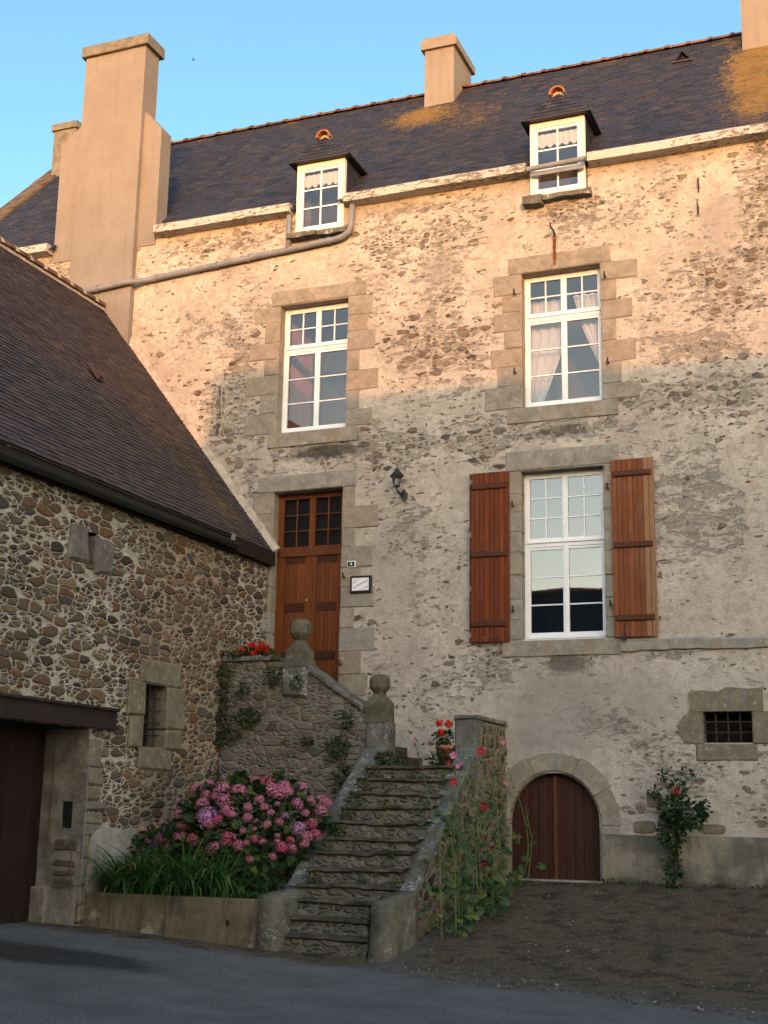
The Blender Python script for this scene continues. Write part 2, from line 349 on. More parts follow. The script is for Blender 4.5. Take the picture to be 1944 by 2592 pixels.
def m_ground(name, gravel):
    t_bump = .035 if gravel else .028
    t = Mt(name); x = t.ob(); q = t.xyz(x); p = t.comb(q[0], q[1])
    f = t.noise(p, 60, 3, .8); f2 = t.noise(p, 170, 2, .7); g = t.noise(p, 1.4, 4, .65); m = t.noise(p, 9, 4, .7)
    f3 = t.noise(p, 30, 5, .85)
    asp = t.mix(t.mr(g, .3, .7), (.21, .202, .20), (.145, .141, .142))
    asp = t.mix(.75, asp, t.ramp(f3, [(.3, (.30, .30, .30)), (.7, (1.9, 1.9, 1.9))]), 'MULTIPLY')
    asp = t.mix(t.mr(t.add(t.mul(f, .6), t.mul(f2, .4)), .54, .66), asp, (.15, .15, .155))
    asp = t.mix(t.mr(f, .40, .30), asp, (.022, .022, .024))
    soil = t.mix(t.mr(m, .3, .7), (.19, .145, .092), (.080, .063, .044))
    soil = t.mix(t.mul(t.mr(t.noise(p, 1.1, 5, .65), .46, .62), .8), soil, (.185, .125, .078))
    soil = t.mix(t.mul(t.mr(t.noise(p, 2.3, 6, .75), .49, .60), .8), soil, (.034, .029, .023))
    soil = t.mix(t.mr(f, .54, .66), soil, (.17, .145, .11))
    soil = t.mix(t.mr(f, .44, .34), soil, (.018, .015, .012))
    edge = t.add(t.mul(t.sub(g, .5), 1.0), t.mul(t.sub(m, .5), .5))
    dd = t.sub(q[1], t.add(t.mul(q[0], -.36), -7.45)); kx = t.mr(q[0], -6.0, -5.5); ky = t.mul(t.mr(t.add(dd, t.mul(edge, 1.5)), -.7, .8), kx)
    if gravel:
        d = t.sub(q[1], t.add(t.mul(q[0], -.36), -7.5)); d = t.mx(d, -9.0)
        k = ky
    else:
        k1 = t.mr(t.add(t.mul(t.ma('ABSOLUTE', t.add(q[1], 5.1)), -1.0), edge), -.62, -.25)
        k2 = t.mul(t.mr(q[0], -5.6, -6.4), k1)
        d = t.sub(q[1], t.add(t.mul(q[0], -.36), -7.5)); k3 = ky
        k = t.mx(k2, k3)
        sx = t.mul(t.add(q[0], 9.3), .45); sy = t.mul(t.add(q[1], 7.45), 1.3)
        rr = t.add(t.mul(sx, sx), t.mul(sy, sy)); wet = t.mr(t.add(rr, t.mul(edge, 1.6)), 1.0, .3)
        asp = t.mix(t.mul(wet, .75), asp, (.018, .017, .016))
    soil = t.mix(.7, soil, t.ramp(f3, [(.3, (.30, .30, .30)), (.7, (1.9, 1.9, 1.9))]), 'MULTIPLY')
    c = t.mix(k, asp, soil)
    return t.fin(c, .92, t.bump(t.add(t.add(f, f3), t.mul(m, .5)), t_bump), spec=.2)

MAT = {}
def build_mats():
    M = MAT
    M['plaster'] = m_plaster()
    M['barn_rubble'] = m_rubble('barn rubble', mortar=(.52, .46, .37), dark=.95, disp=.030, rounded=True, sc=3.5, asp=2.3, gap=(.005, .016), gapvar=.014, small=1.7, split=.55, warp=.055, rv=(.85, .9), pal=BROWNS, stainv=.30, byy=True)
    M['stair_rubble'] = m_rubble('weathered stair rubble', mortar=(.24, .21, .17), dark=1.05, disp=.022, sc=3.9, asp=2.2, gap=(.004, .020), gapvar=.014, small=1.9, warp=.018, rv=(.8, .85), lichen=.9, mossy=.85, stainv=.1, grey=.55)
    M['riser'] = m_rubble('mossy riser stone', mortar=(.22, .195, .13), dark=1.15, lcol=(.33, .30, .18), sc=5.0, asp=2.0, gap=(.003, .014), gapvar=.008, small=1.7, warp=.05, lichen=.7, mossy=.9, stainv=.1, grey=.75)
    M['parapet_rubble'] = m_rubble('parapet rubble', mortar=(.27, .22, .15), dark=.8, sc=4.2, asp=1.3, gap=(.012, .028), small=1.6, disp=.022)
    M['granite'] = m_granite('dressed granite')
    M['rust'] = m_simple('rust stain', (.16, .070, .030), .95, .4, 14, spec=.05, fine=.6)
    M['upright'] = m_granite('mauve upright stone', base=(.20, .175, .155), var=.2)
    M['granite_dark'] = m_granite('brown granite', base=(.235, .20, .145), var=.3)
    M['lintel_grey'] = m_granite('grey granite lintel', base=(.34, .31, .26), var=.2)
    M['coping'] = m_granite('lichened coping', base=(.175, .165, .142), lich=.7, bd=.02, var=.2)
    M['pier'] = m_granite('old pier render', base=(.17, .15, .112), lich=.4, bd=.02, var=.1)
    M['finial'] = m_granite('old finial stone', base=(.145, .126, .086), lich=.2, bd=.02, var=.1)
    M['slate'] = m_slate('blue slate', [(0, (.020, .021, .030)), (.35, (.031, .035, .053)), (.6, (.046, .038, .040)), (.8, (.028, .032, .052)), (1, (.062, .050, .046))])
    M['barn_tile'] = m_slate('brown slate', [(0, (.030, .023, .025)), (.4, (.060, .042, .041)), (.7, (.046, .037, .044)), (1, (.088, .059, .050))], rough=.65)
    M['terracotta'] = m_simple('terracotta', (.30, .115, .055), .85, .35, 9, .004, fine=.5)
    M['verge_stone'] = m_simple('brown verge stone', (.12, .092, .068), .95, .4, 5, .01, spec=.1, fine=.6)
    M['old_tile'] = m_simple('weathered ridge tile', (.14, .075, .048), .9, .5, 5, .006, spec=.1, fine=.6)
    M['mortar'] = m_simple('lime mortar', (.42, .355, .285), .95, .2, 9, .012, spec=.1, fine=.4)
    M['chimney'] = m_chimney()
    M['chim_cap'] = m_simple('grey cement cap', (.19, .172, .14), .95, .25, 8, .01, spec=.1, fine=.5)
    M['white'] = m_simple('white paint', (.78, .78, .77), .45, .03, 4)
    M['cream'] = m_simple('cream paint', (.72, .66, .56), .5, .06, 6)
    M['peel'] = m_peel('peeling white paint')
    M['zinc'] = m_simple('grey plastic pipe', (.20, .20, .21), .5, .15, 5, spec=.4)
    M['darkgutter'] = m_simple('black gutter', (.018, .020, .022), .45, .2, 5)
    M['iron'] = m_simple('rusted iron', (.035, .024, .018), .75, .4, 20, .003, fine=.5)
    M['black'] = m_simple('black lacquer', (.012, .013, .013), .35, .1, 8, spec=.5)
    M['shutter'] = m_wood('red brown shutter boards', (.245, .058, .014), (.14, .030, .008), rough=.6)
    M['shutter_pale'] = m_wood('worn shutter boards', (.32, .105, .036), (.19, .055, .018), grey=.6, rough=.6)
    M['shutter_edge'] = m_wood('bleached edge board', (.38, .20, .095), (.28, .14, .065))
    M['batten'] = m_wood('dark batten', (.125, .042, .020), (.075, .025, .012), axis='x')
    M['door'] = m_wood('varnished door', (.225, .068, .015), (.125, .033, .007), rough=.5)
    M['door_dark'] = m_wood('dark door rail', (.085, .024, .009), (.055, .017, .007), axis='x')
    M['cellar'] = m_wood('cellar door boards', (.072, .026, .015), (.046, .017, .011), rough=.6)
    M['cellar_strip'] = m_wood('orange cover strip', (.17, .065, .025), (.11, .040, .016))
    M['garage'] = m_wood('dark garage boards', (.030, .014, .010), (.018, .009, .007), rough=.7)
    M['fascia'] = m_wood('dark brown fascia', (.035, .022, .018), (.022, .014, .012), axis='x', rough=.7)
    M['steel'] = m_simple('brown steel beam', (.026, .017, .016), .6, .25, 4, .002)
    M['glass'] = m_glass('window glass', .065)
    M['glass_low'] = m_glass('lower window glass', .15)
    M['glass_dark'] = m_glass('fanlight glass', .0)
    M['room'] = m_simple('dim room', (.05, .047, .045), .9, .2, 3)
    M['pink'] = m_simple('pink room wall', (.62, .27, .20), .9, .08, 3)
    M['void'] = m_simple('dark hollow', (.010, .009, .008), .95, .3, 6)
    t = Mt('white curtain'); MAT['curtain'] = t.fin((.74, .74, .76), .9, spec=.1, trans=(.7, .7, .72))
    M['concrete'] = m_concrete(); M['plinth'] = m_plinth(); M['step'] = m_step()
    M['whitewash'] = m_simple('pale render', (.30, .27, .23), .95, .25, 4, .012, spec=.1, fine=.5)
    M['jamb'] = m_simple('grey jamb render', (.22, .19, .145), .95, .35, 3.5, .015, spec=.1, fine=.5)
    M['road'] = m_ground('asphalt', False); M['yard'] = m_ground('gravel and dry soil', True)
    M['soil'] = m_simple('dark soil', (.035, .026, .018), .95, .3, 12, .02)
    M['hyd_leaf'] = m_leaf('hydrangea leaf', [(0, (.018, .042, .013)), (.5, (.036, .078, .020)), (.8, (.070, .115, .026)), (1, (.15, .17, .03))])
    M['strap_leaf'] = m_leaf('strap leaf', [(0, (.028, .080, .026)), (.6, (.055, .140, .036)), (.9, (.10, .19, .05)), (.94, (.26, .24, .07)), (1, (.28, .25, .10))])
    M['cover_leaf'] = m_leaf('ground cover leaf', [(0, (.025, .070, .016)), (1, (.055, .115, .022))])
    M['weed_leaf'] = m_leaf('weed leaf', [(0, (.022, .042, .012)), (.6, (.045, .075, .018)), (1, (.12, .12, .035))])
    M['holly_leaf'] = m_leaf('hollyhock leaf', [(0, (.030, .062, .020)), (.6, (.062, .105, .028)), (1, (.19, .19, .05))])
    M['stem'] = m_simple('green stem', (.13, .16, .05), .6, .25, 8)
    M['dry_stem'] = m_simple('dry seed stem', (.15, .115, .055), .8, .3, 8)
    M['rose_leaf'] = m_leaf('rose leaf', [(0, (.012, .034, .014)), (.6, (.025, .060, .020)), (1, (.06, .10, .025))])
    M['bark'] = m_simple('woody stem', (.06, .045, .03), .9, .3, 12, .01)
    for n, a, b in (('pink_bloom', (.52, .10, .22), (.68, .27, .37)), ('mauve_bloom', (.42, .14, .38), (.58, .30, .47)), ('rose_bloom', (.58, .06, .15), (.64, .16, .24)),
                    ('faded_bloom', (.48, .22, .20), (.60, .40, .34))):
        M[n] = m_leaf(n, [(0, a), (.7, b), (1, tuple(min(1, x*1.25) for x in b))], .7)
    M['red_bloom'] = m_leaf('geranium red', [(0, (.62, .012, .008)), (1, (.80, .04, .015))], .6)
    M['crimson'] = m_leaf('crimson petal', [(0, (.34, .008, .02)), (1, (.50, .02, .04))], .6)
    M['maroon'] = m_leaf('maroon petal', [(0, (.12, .004, .01)), (1, (.19, .01, .018))], .6)
    M['pink_petal'] = m_leaf('pink petal', [(0, (.62, .12, .30)), (1, (.70, .25, .42))], .6)
    M['pale'] = m_simple('pale flower centre', (.55, .5, .25), .7)
    M['sign_green'] = m_simple('enamel dark green', (.006, .030, .020), .3, .05, 4, spec=.5)
    M['sign_white'] = m_simple('enamel white', (.80, .80, .80), .35, .02, 4, spec=.5)
    M['ink'] = m_simple('grey blue ink', (.06, .07, .12), .6, .1, 9)
    M['ochre'] = m_simple('ochre ink', (.42, .28, .14), .6, .1, 9)
    M['frame_wood'] = m_simple('dark plaque frame', (.022, .010, .009), .5, .3, 9)
    M['brass'] = m_simple('brass', (.5, .42, .25), .35, .1, 9, metal=.8)
    M['pebble'] = m_leaf('pebbles', [(0, (.04, .035, .03)), (.5, (.085, .072, .056)), (.92, (.13, .112, .09)), (1, (.24, .22, .19))], .9, False)
    M['straw'] = m_leaf('dry grass', [(0, (.10, .075, .035)), (1, (.20, .155, .075))], .8)
    M['bird'] = m_simple('dark plumage', (.05, .06, .09), .8)
    M['far_wall'] = m_simple('far plaster', (.33, .28, .21), .95, .2, 2, .01)
    M['far_slate'] = m_simple('far slate', (.045, .045, .055), .6, .2, 6, .01)
build_mats()
# ------------------------------------------------------------------ mesh helpers (world coordinates)
class MB:
    def __init__(s): s.v = []; s.f = []; s.mi = []; s.a = []
    def vert(s, p): s.v.append(tuple(p)); return len(s.v)-1
    def face(s, pts, mi=0):
        i = [s.vert(p) for p in pts]; s.f.append(i); s.mi.append(mi)
    def fi(s, idx, mi=0): s.f.append(list(idx)); s.mi.append(mi)
    def box(s, x0, x1, y0, y1, z0, z1, mi=0, j=0.0):
        J = lambda: rnd.uniform(-j, j) if j else 0
        c = [(x+J(), y+J(), z+J()) for z in (z0, z1) for y in (y0, y1) for x in (x0, x1)]
        b = len(s.v); s.v += c
        for q in ((0, 2, 3, 1), (4, 5, 7, 6), (0, 1, 5, 4), (2, 6, 7, 3), (0, 4, 6, 2), (1, 3, 7, 5)): s.fi([b+k for k in q], mi)
    def block(s, x0, x1, z0, z1, y0, y1, j=.006, ch=.012, mi=0):
        """dressed stone seen from -y: chamfered and slightly irregular"""
        J = lambda: rnd.uniform(-j, j)
        b = len(s.v)
        o = [(x0+J(), z0+J()), (x1+J(), z0+J()), (x1+J(), z1+J()), (x0+J(), z1+J())]
        sx = (1, -1, -1, 1); sz = (1, 1, -1, -1)
        for (x, z) in o: s.v.append((x, y1, z))
        for (x, z) in o: s.v.append((x, y0+ch, z))
        for k, (x, z) in enumerate(o): s.v.append((x+sx[k]*ch, y0+J()*.4, z+sz[k]*ch))
        for k in range(4):
            n = (k+1) % 4
            s.fi([b+k, b+n, b+4+n, b+4+k], mi); s.fi([b+4+k, b+4+n, b+8+n, b+8+k], mi)
        s.fi([b+8, b+9, b+10, b+11], mi); s.fi([b+3, b+2, b+1, b], mi)
    def blockx(s, y0, y1, z0, z1, x0, x1, j=.006, ch=.012, mi=0):
        """dressed stone seen from +x; x1 is the visible face"""
        n0 = len(s.v); s.block(y0, y1, z0, z1, -x1, -x0, j, ch, mi)
        for k in range(n0, len(s.v)): a, b, c = s.v[k]; s.v[k] = (-b, a, c)
    def tube(s, pts, r, n=8, mi=0, cap=True):
        pts = [Vector(p) for p in pts]; rs = r if isinstance(r, (list, tuple)) else [r]*len(pts)
        rings = []; up = None
        for i, p in enumerate(pts):
            d = (pts[min(i+1, len(pts)-1)] - pts[max(i-1, 0)])
            d = d.normalized() if d.length else Vector((0, 0, 1))
            if up is None or abs(up.dot(d)) > .95: up = Vector((0, 0, 1)) if abs(d.z) < .9 else Vector((1, 0, 0))
            a = d.cross(up).normalized(); b = a.cross(d).normalized(); up = b
            rings.append([s.vert(p + (a*math.cos(t)+b*math.sin(t))*rs[i]) for t in (2*math.pi*k/n for k in range(n))])
        for A, B in zip(rings, rings[1:]):
            for k in range(n): s.fi([A[k], A[(k+1) % n], B[(k+1) % n], B[k]], mi)
        if cap: s.fi(rings[0][::-1], mi); s.fi(rings[-1], mi)
    def lathe(s, cx, cy, prof, n=12, mi=0, rot=0.0, sq=None):
        rings = []
        for r, z in prof: rings.append([s.vert((cx+r*math.cos(2*math.pi*k/n+rot), cy+r*math.sin(2*math.pi*k/n+rot), z)) for k in range(n)])
        for A, B in zip(rings, rings[1:]):
            for k in range(n): s.fi([A[k], A[(k+1) % n], B[(k+1) % n], B[k]], mi)
        s.fi(rings[0][::-1], mi); s.fi(rings[-1], mi)
    def leaf(s, p, d, nrm, L, w, mi=0, fold=.15, sag=.12):
        d = d.normalized(); a = d.cross(nrm)
        if a.length < 1e-4: a = d.cross(Vector((1, 0, .3)))
        a.normalize(); n = a.cross(d)
        P = lambda u, v, h: p + d*(u*L) + a*(v*w) + n*h*L
        i = [s.vert(q) for q in (P(0, 0, 0), P(.35, .5, fold), P(.35, -.5, fold), P(.45, 0, 0), P(.75, .36, fold*.5-sag*.4), P(.75, -.36, fold*.5-sag*.4), P(1, 0, -sag))]
        for q in ((0, 3, 1), (0, 2, 3), (1, 3, 6, 4), (2, 5, 6, 3)): s.fi([i[k] for k in q], mi)
    def obj(s, name, mats, parent=None, smooth=False, attr=None):
        me = bpy.data.meshes.new(name); me.from_pydata(s.v, [], s.f); me.update()
        if not isinstance(mats, (list, tuple)): mats = [mats]
        for m in mats: me.materials.append(MAT[m])
        if len(mats) > 1: me.polygons.foreach_set('material_index', s.mi)
        if smooth: me.polygons.foreach_set('use_smooth', [True]*len(me.polygons))
        if attr is not None:
            at = me.attributes.new('mask', 'FLOAT_COLOR', 'POINT'); at.data.foreach_set('color', [c for a in attr for c in (*a, 1.0)])
        o = bpy.data.objects.new(name, me); COL.objects.link(o)
        if parent: par(o, parent)
        return o

def par(o, p):
    o.parent = p; root = p
    while root.parent: root = root.parent
    if p.parent is None: o.matrix_parent_inverse = Matrix.Translation(-p.location)
    return o
def thing(name, label, cat, loc, group=None):
    o = bpy.data.objects.new(name, None); COL.objects.link(o); o.location = loc; o.empty_display_size = .2
    return tag(o, label, cat, group)
def tag(o, label, cat, group=None):
    o['label'] = label; o['category'] = cat
    if group: o['group'] = group
    return o
def struct(o, label=None):
    o['kind'] = 'structure'
    if label: o['label'] = label
    return o
def fbm(x, z, k=0.0): return mnoise.noise(Vector((x, z, k)))
def clamp(x, a=0.0, b=1.0): return a if x < a else b if x > b else x
def gauss(x, z, cx, cz, rx, rz): return math.exp(-((x-cx)/rx)**2-((z-cz)/rz)**2)

# ------------------------------------------------------------------ ground
def gz(x, y):
    b = -.14 + .06*clamp(-6-x, 0, 5.0)
    t = clamp((y+5.3)/5.3)
    k = clamp((x+6.35)/.4)
    z = b + .76*t*k + .06*clamp((y+9)/4)*k*(1-t)*0
    return z + .012*fbm(x*.8, y*.8) + .005*fbm(x*3, y*3)
def grid(xs, ys, keep=None, dz=0.0, rough=0.0):
    m = MB(); n = len(xs)
    for y in ys:
        for x in xs: m.v.append((x, y, gz(x, y)+(dz(x, y) if callable(dz) else dz)+(rough*fbm(x*9, y*9, 5)+rough*.7*fbm(x*22, y*22, 8) if rough else 0)))
    for j in range(len(ys)-1):
        for i in range(n-1):
            if keep is None or keep((xs[i]+xs[i+1])/2, (ys[j]+ys[j+1])/2): m.fi([j*n+i, j*n+i+1, (j+1)*n+i+1, (j+1)*n+i])
    return m
ar = lambda a, b, s: [a+s*k for k in range(int(round((b-a)/s))+1)]
xs = [-400, -150, -60, -30, -20, -16] + ar(-13, 1, .14) + [2, 4, 8, 14, 30, 60, 150, 400]
ys = [-400, -150, -80, -50, -36, -28, -22, -18, -15] + ar(-12, .4, .14) + [2, 8, 20, 60, 150, 400]
struct(grid(xs, ys).obj('road', 'road', smooth=True), 'grey asphalt street in front of the house')
def yard_edge(x): return -.36*x - 7.5 if x > -9 else 0
def in_yard(x, y): return y > max(yard_edge(x), -9) - .5 + .35*fbm(x*1.1, y*1.1, 3) + .2*fbm(x*4, y*4, 9) and y > -8.5 + .3*fbm(x*1.3, 0, 2)
yard = grid(ar(-5.86, 1.0, .07)+[2, 4, 7, 12], ar(-9.0, .04, .07), in_yard, lambda x, y: -.016+.034*clamp((y-max(yard_edge(x), -9)+.1)*1.2), .008)
struct(yard.obj('yard', 'yard', smooth=True), 'brown gravel and dry soil slope below the house wall')
m = MB()
for k in range(11000):
    x = rnd.uniform(-5.8, 1.0); y = rnd.uniform(-8.0, -.1)
    if not in_yard(x, y-.15): continue
    r = .007 + .026*rnd.random()**5; z = gz(x, y)+.008
    a = rnd.random()*6.28
    p = [(x+r*math.cos(a+q)*rnd.uniform(.7, 1.2), y+r*math.sin(a+q)*rnd.uniform(.7, 1.2), z) for q in (0, 1.5, 3.1, 4.6)]
    t = (x, y, z+r*rnd.uniform(.6, 1.1)); b = len(m.v); m.v += p+[t]
    for q in range(4): m.fi([b+q, b+(q+1) % 4, b+4])
o = m.obj('loose_gravel', 'pebble'); o['kind'] = 'stuff'; o['label'] = 'scattered pebbles on the brown yard'
m = MB()
for k in range(3200):
    x = rnd.uniform(-5.8, .6); y = rnd.uniform(-7.4, -.05) if k % 3 else -.12-rnd.random()**2*.5
    if not in_yard(x, y-.2) or fbm(x*.7, y*.9, 4) < -.05: continue
    z = gz(x, y)+.004
    for q in range(4):
        a = rnd.random()*6.28; L = rnd.uniform(.03, .09); e = rnd.uniform(.15, .6)
        d = Vector((math.cos(a)*math.cos(e), math.sin(a)*math.cos(e), math.sin(e)))
        s_ = Vector((-math.sin(a), math.cos(a), 0))*.0035
        P = Vector((x, y, z)); m.face([P-s_, P+s_, P+d*L])
o = m.obj('dry_grass', 'straw'); o['kind'] = 'stuff'; o['label'] = 'sparse dry grass on the brown yard'

# ------------------------------------------------------------------ manor house
house = thing('manor_house', 'tall old stone manor house with patchy plaster and slate roof', 'house', (-6.0, 0.0, .6))
XL, XR, ZT = -18.0, 6.0, 12.2
W1 = (-10.10, -8.78, 8.03, 10.40); W2 = (-5.64, -4.31, 8.06, 10.40); W3 = (-5.67, -4.33, 4.25, 6.99)
DR = (-10.10, -8.80, 3.10, 6.97); AR = (-5.89, -4.49, .55, 2.215); GR = (-2.92, -2.22, 2.66, 3.115)
HOLES = [W1, W2, W3, DR, AR, GR, (-9.80, -8.90, 11.70, 12.3), (-5.42, -4.52, 11.74, 12.3)]
DENS = [(-4.35, 2.95, .45, .22, .8), (-3.7, 2.55, .45, .3, .72), (-3.35, 1.95, .5, .25, .6), (-7.2, 4.9, .5, .5, .45), (-2.1, 3.5, .4, .4, .5), (-7.0, 3.6, .4, .35, .45), (-7.3, 9.3, .8, .55, .85), (-7.0, 10.2, .5, .3, .4), (-1.75, 11.0, .35, 1.2, .95), (-2.6, 8.0, .9, .28, .95), (-3.4, 8.1, .4, .25, .7), (-7.6, 7.6, 1.3, .30, .85),
        (-11.1, 8.6, .55, .8, .62), (-11.4, 11.8, 1.3, .2, .65), (-7.6, 11.3, 1.2, .45, .55), (-6.15, 3.85, .45, .38, 1.05), (-4.7, 11.45, .9, .25, .72), (-2.5, 10.0, .5, .4, .68),
        (-3.9, 1.7, .5, .12, .7), (-2.0, 1.55, .5, .25, .55), (-10.6, 7.4, .5, .5, .62), (-6.25, 7.5, .35, .4, .62), (-7.9, 6.1, .4, .3, .3), (-3.2, 2.2, .7, .35, .42), (-8.3, 4.6, .25, .4, .5),
        (-1.9, 2.5, .3, .5, .6), (-8.3, 10.2, .35, .35, .5), (-6.5, 8.9, .3, .3, .5), (-15.1, 11.7, .5, .4, .9), (-2.3, 9.4, .4, .3, .6), (-8.2, 3.4, .3, .3, .6), (-7.0, 11.9, 1.4, .1, .35),
        (-3.3, 6.6, .3, .2, .3), (-2.4, 7.4, .5, .2, .6)]
STAIN = [(-11.8, 10.2, 1.3, .7, .75), (-3.2, 9.0, 1.1, .35, .45), (-3.0, 6.0, 1.2, 1.2, .8), (-7.6, 6.2, .5, .8, .5), (-4.4, 11.2, .9, .35, .6), (-7.6, 10.6, .9, .3, .5), (-10.9, 9.4, .4, .5, .8),
         (-9.2, 7.62, .8, .14, 1.9), (-5.0, 7.62, .8, .16, 1.6), (-6.6, 8.5, .6, .25, .7), (-4.95, 3.85, .34, .15, 3.4), (-3.4, 3.9, 1.0, .12, 1.0), (-2.6, 8.7, .8, .3, .8), (-10.6, 6.3, .4, .5, .8), (-7.0, 5.4, .6, .6, .4), (-2.6, 2.35, .5, .2, .8)]
CLEAN = [(-5.0, 3.15, .62, .62, 1.05), (-5.55, 2.9, .3, .5, .7), (-4.0, 3.5, .5, .4, .35), (-7.05, 10.65, .28, .3, 1.0), (-2.35, 10.9, .3, .45, .95), (-8.2, 5.55, .3, .5, .5), (-11.2, 11.35, .12, .7, .8), (-8.2, 11.95, .9, .12, .6),
         (-3.6, 12.0, .9, .12, .7), (-5.9, 12.0, .5, .2, .8), (-16.2, 11.8, .7, .4, 1.0), (-3.6, 3.0, .7, .5, .15)]
gs = sorted(set([round(v, 4) for v in ar(XL, XR, .1)] + [v for h in HOLES for v in h[:2]]))
zs = sorted(set([round(v, 4) for v in ar(-.4, ZT, .1)] + [v for h in HOLES for v in h[2:] if v < ZT]))
def clean_lines(a, keep):
    out = []
    for v in a:
        if out and v-out[-1] < .03:
            if v in keep: out[-1] = v
            continue
        out.append(v)
    return out
gs = clean_lines(gs, {v for h in HOLES for v in h[:2]}); zs = clean_lines(zs, {v for h in HOLES for v in h[2:]})
m = MB(); att = []; nx = len(gs)
for z in zs:
    for x in gs:
        edge = any(h[0]-.02 < x < h[1]+.02 and h[2]-.02 < z < h[3]+.02 for h in HOLES)
        m.v.append((x, 0 if edge else .010*fbm(x*.9, z*.9)+.005*fbm(x*3, z*3), z))
        d = .16 + .34*clamp(.5+1.2*fbm(x*.8, z*1.1, 2)) - .14 + sum(g[4]*gauss(x, z, *g[:4]) for g in DENS)
        s_ = .42*clamp(.5+.9*fbm(x*.45, z*.7, 7)) + sum(g[4]*gauss(x, z, *g[:4]) for g in STAIN)
        if z < 4 and x > -6.6: s_ = s_*.75-.08; d = (d-.10)*.8
        if 4.2 < z < 7.6 and x > -3.5: d *= .45
        if 4.0 < z < 7.0 and -8.5 < x < -6.5: d *= .7
        c = sum(g[4]*clamp(1.6*gauss(x, z, *g[:4])) for g in CLEAN)
        att.append((clamp(d*.80-.02), clamp(s_*.85, 0, 1.5), clamp(c*(1+.5*fbm(x*3, z*3, 1)))))
for j in range(len(zs)-1):
    for i in range(nx-1):
        x = (gs[i]+gs[i+1])/2; z = (zs[j]+zs[j+1])/2
        if any(h[0] < x < h[1] and h[2] < z < h[3] for h in HOLES): continue
        m.fi([j*nx+i, j*nx+i+1, (j+1)*nx+i+1, (j+1)*nx+i])
b = len(m.v)   # side and back walls, top
for p in ((XL, 0, -.4), (XL, 8, -.4), (XL, 8, ZT), (XL, 0, ZT), (XR, 0, -.4), (XR, 8, -.4), (XR, 8, ZT), (XR, 0, ZT), (XL, 4.0, 16.5), (XR, 4.0, 16.5)): m.v.append(p); att.append((.5, .4, 0))
for q in ((0, 3, 2, 1), (4, 5, 6, 7), (1, 2, 6, 5), (3, 8, 2), (7, 6, 9)): m.fi([b+k for k in q])
m.obj('wall', 'plaster', house, True, att)

# --- stone surrounds of the openings (dressed blocks with real depth form the reveals)
DEP = .30
def opening(op, left, right, lint, sill, lint_mat='granite'):
    """dressed lintel with its jamb stones and sill; left/right: block widths from top to bottom"""
    x0, x1, z0, z1 = op
    g = MB(); g.block(lint[0], lint[1], z1+.003, z1+lint[2], -.022, DEP, .012, .018); w = g.obj('lintel', lint_mat, house)
    for side, L in ((-1, left), (1, right)):
        m = MB(); h = (z1-z0)/len(L); z = z1
        for k, wd in enumerate(L):
            zb = z-h*(1+rnd.uniform(-.14, .14)) if k < len(L)-1 else z0
            wd *= rnd.uniform(.88, 1.12); a, b_ = (x0-wd, x0) if side < 0 else (x1, x1+wd)
            m.block(a, b_, zb+.001, z-.001, -.014-rnd.random()*.008, DEP, .008, .014); z = zb
        par(m.obj('jamb_stones', 'granite'), w)
    if sill:
        s = MB(); n = 9; y0 = -.03
        zt = op[2]-.003; xs_ = [sill[0]+(sill[1]-sill[0])*k/n for k in range(n+1)]
        zb = [zt-sill[2]*(1+.10*fbm(x*1.7, 3.3, op[0])) for x in xs_]
        for k in range(n):
            a, b_ = xs_[k], xs_[k+1]
            s.face([(a, y0, zb[k]), (b_, y0, zb[k+1]), (b_, y0, zt-.012), (a, y0, zt-.012)]); s.face([(a, y0, zt-.012), (b_, y0, zt-.012), (b_, y0+.012, zt), (a, y0+.012, zt)])
            s.face([(a, y0+.012, zt), (b_, y0+.012, zt), (b_, DEP, zt), (a, DEP, zt)]); s.face([(a, .05, zb[k]), (b_, .05, zb[k+1]), (b_, y0, zb[k+1]), (a, y0, zb[k])])
        s.face([(xs_[0], y0, zb[0]), (xs_[0], y0, zt), (xs_[0], .05, zt), (xs_[0], .05, zb[0])]); s.face([(xs_[-1], y0, zb[-1]), (xs_[-1], .05, zb[-1]), (xs_[-1], .05, zt), (xs_[-1], y0, zt)])
        par(s.obj('sill', 'granite'), w)
    return w
opening(W1, (.55, .30, .62, .30, .60, .34, .60), (.50, .36, .52, .26, .60, .27, .50), (-10.28, -8.44, .27), (-10.24, -8.55, .25))
opening(W2, (.54, .30, .50, .28, .50, .38, .60), (.58, .27, .56, .25, .57, .30, .55), (-5.86, -4.14, .30), (-5.88, -4.07, .26))
opening(W3, (.34, .36, .34, .38, .34, .36, .35, .36), (.30, .34, .30, .36, .30, .34, .33, .34), (-5.92, -4.08, .34), (-5.98, -4.10, .25), 'lintel_grey')
opening(DR, (.36, .60, .42, .36, .3, .36, .3, .3, .3), (.25, .60, .27, .56, .33, .60, .25, .68, .45, .53, .36), (-10.40, -8.55, .29), None, 'lintel_grey')

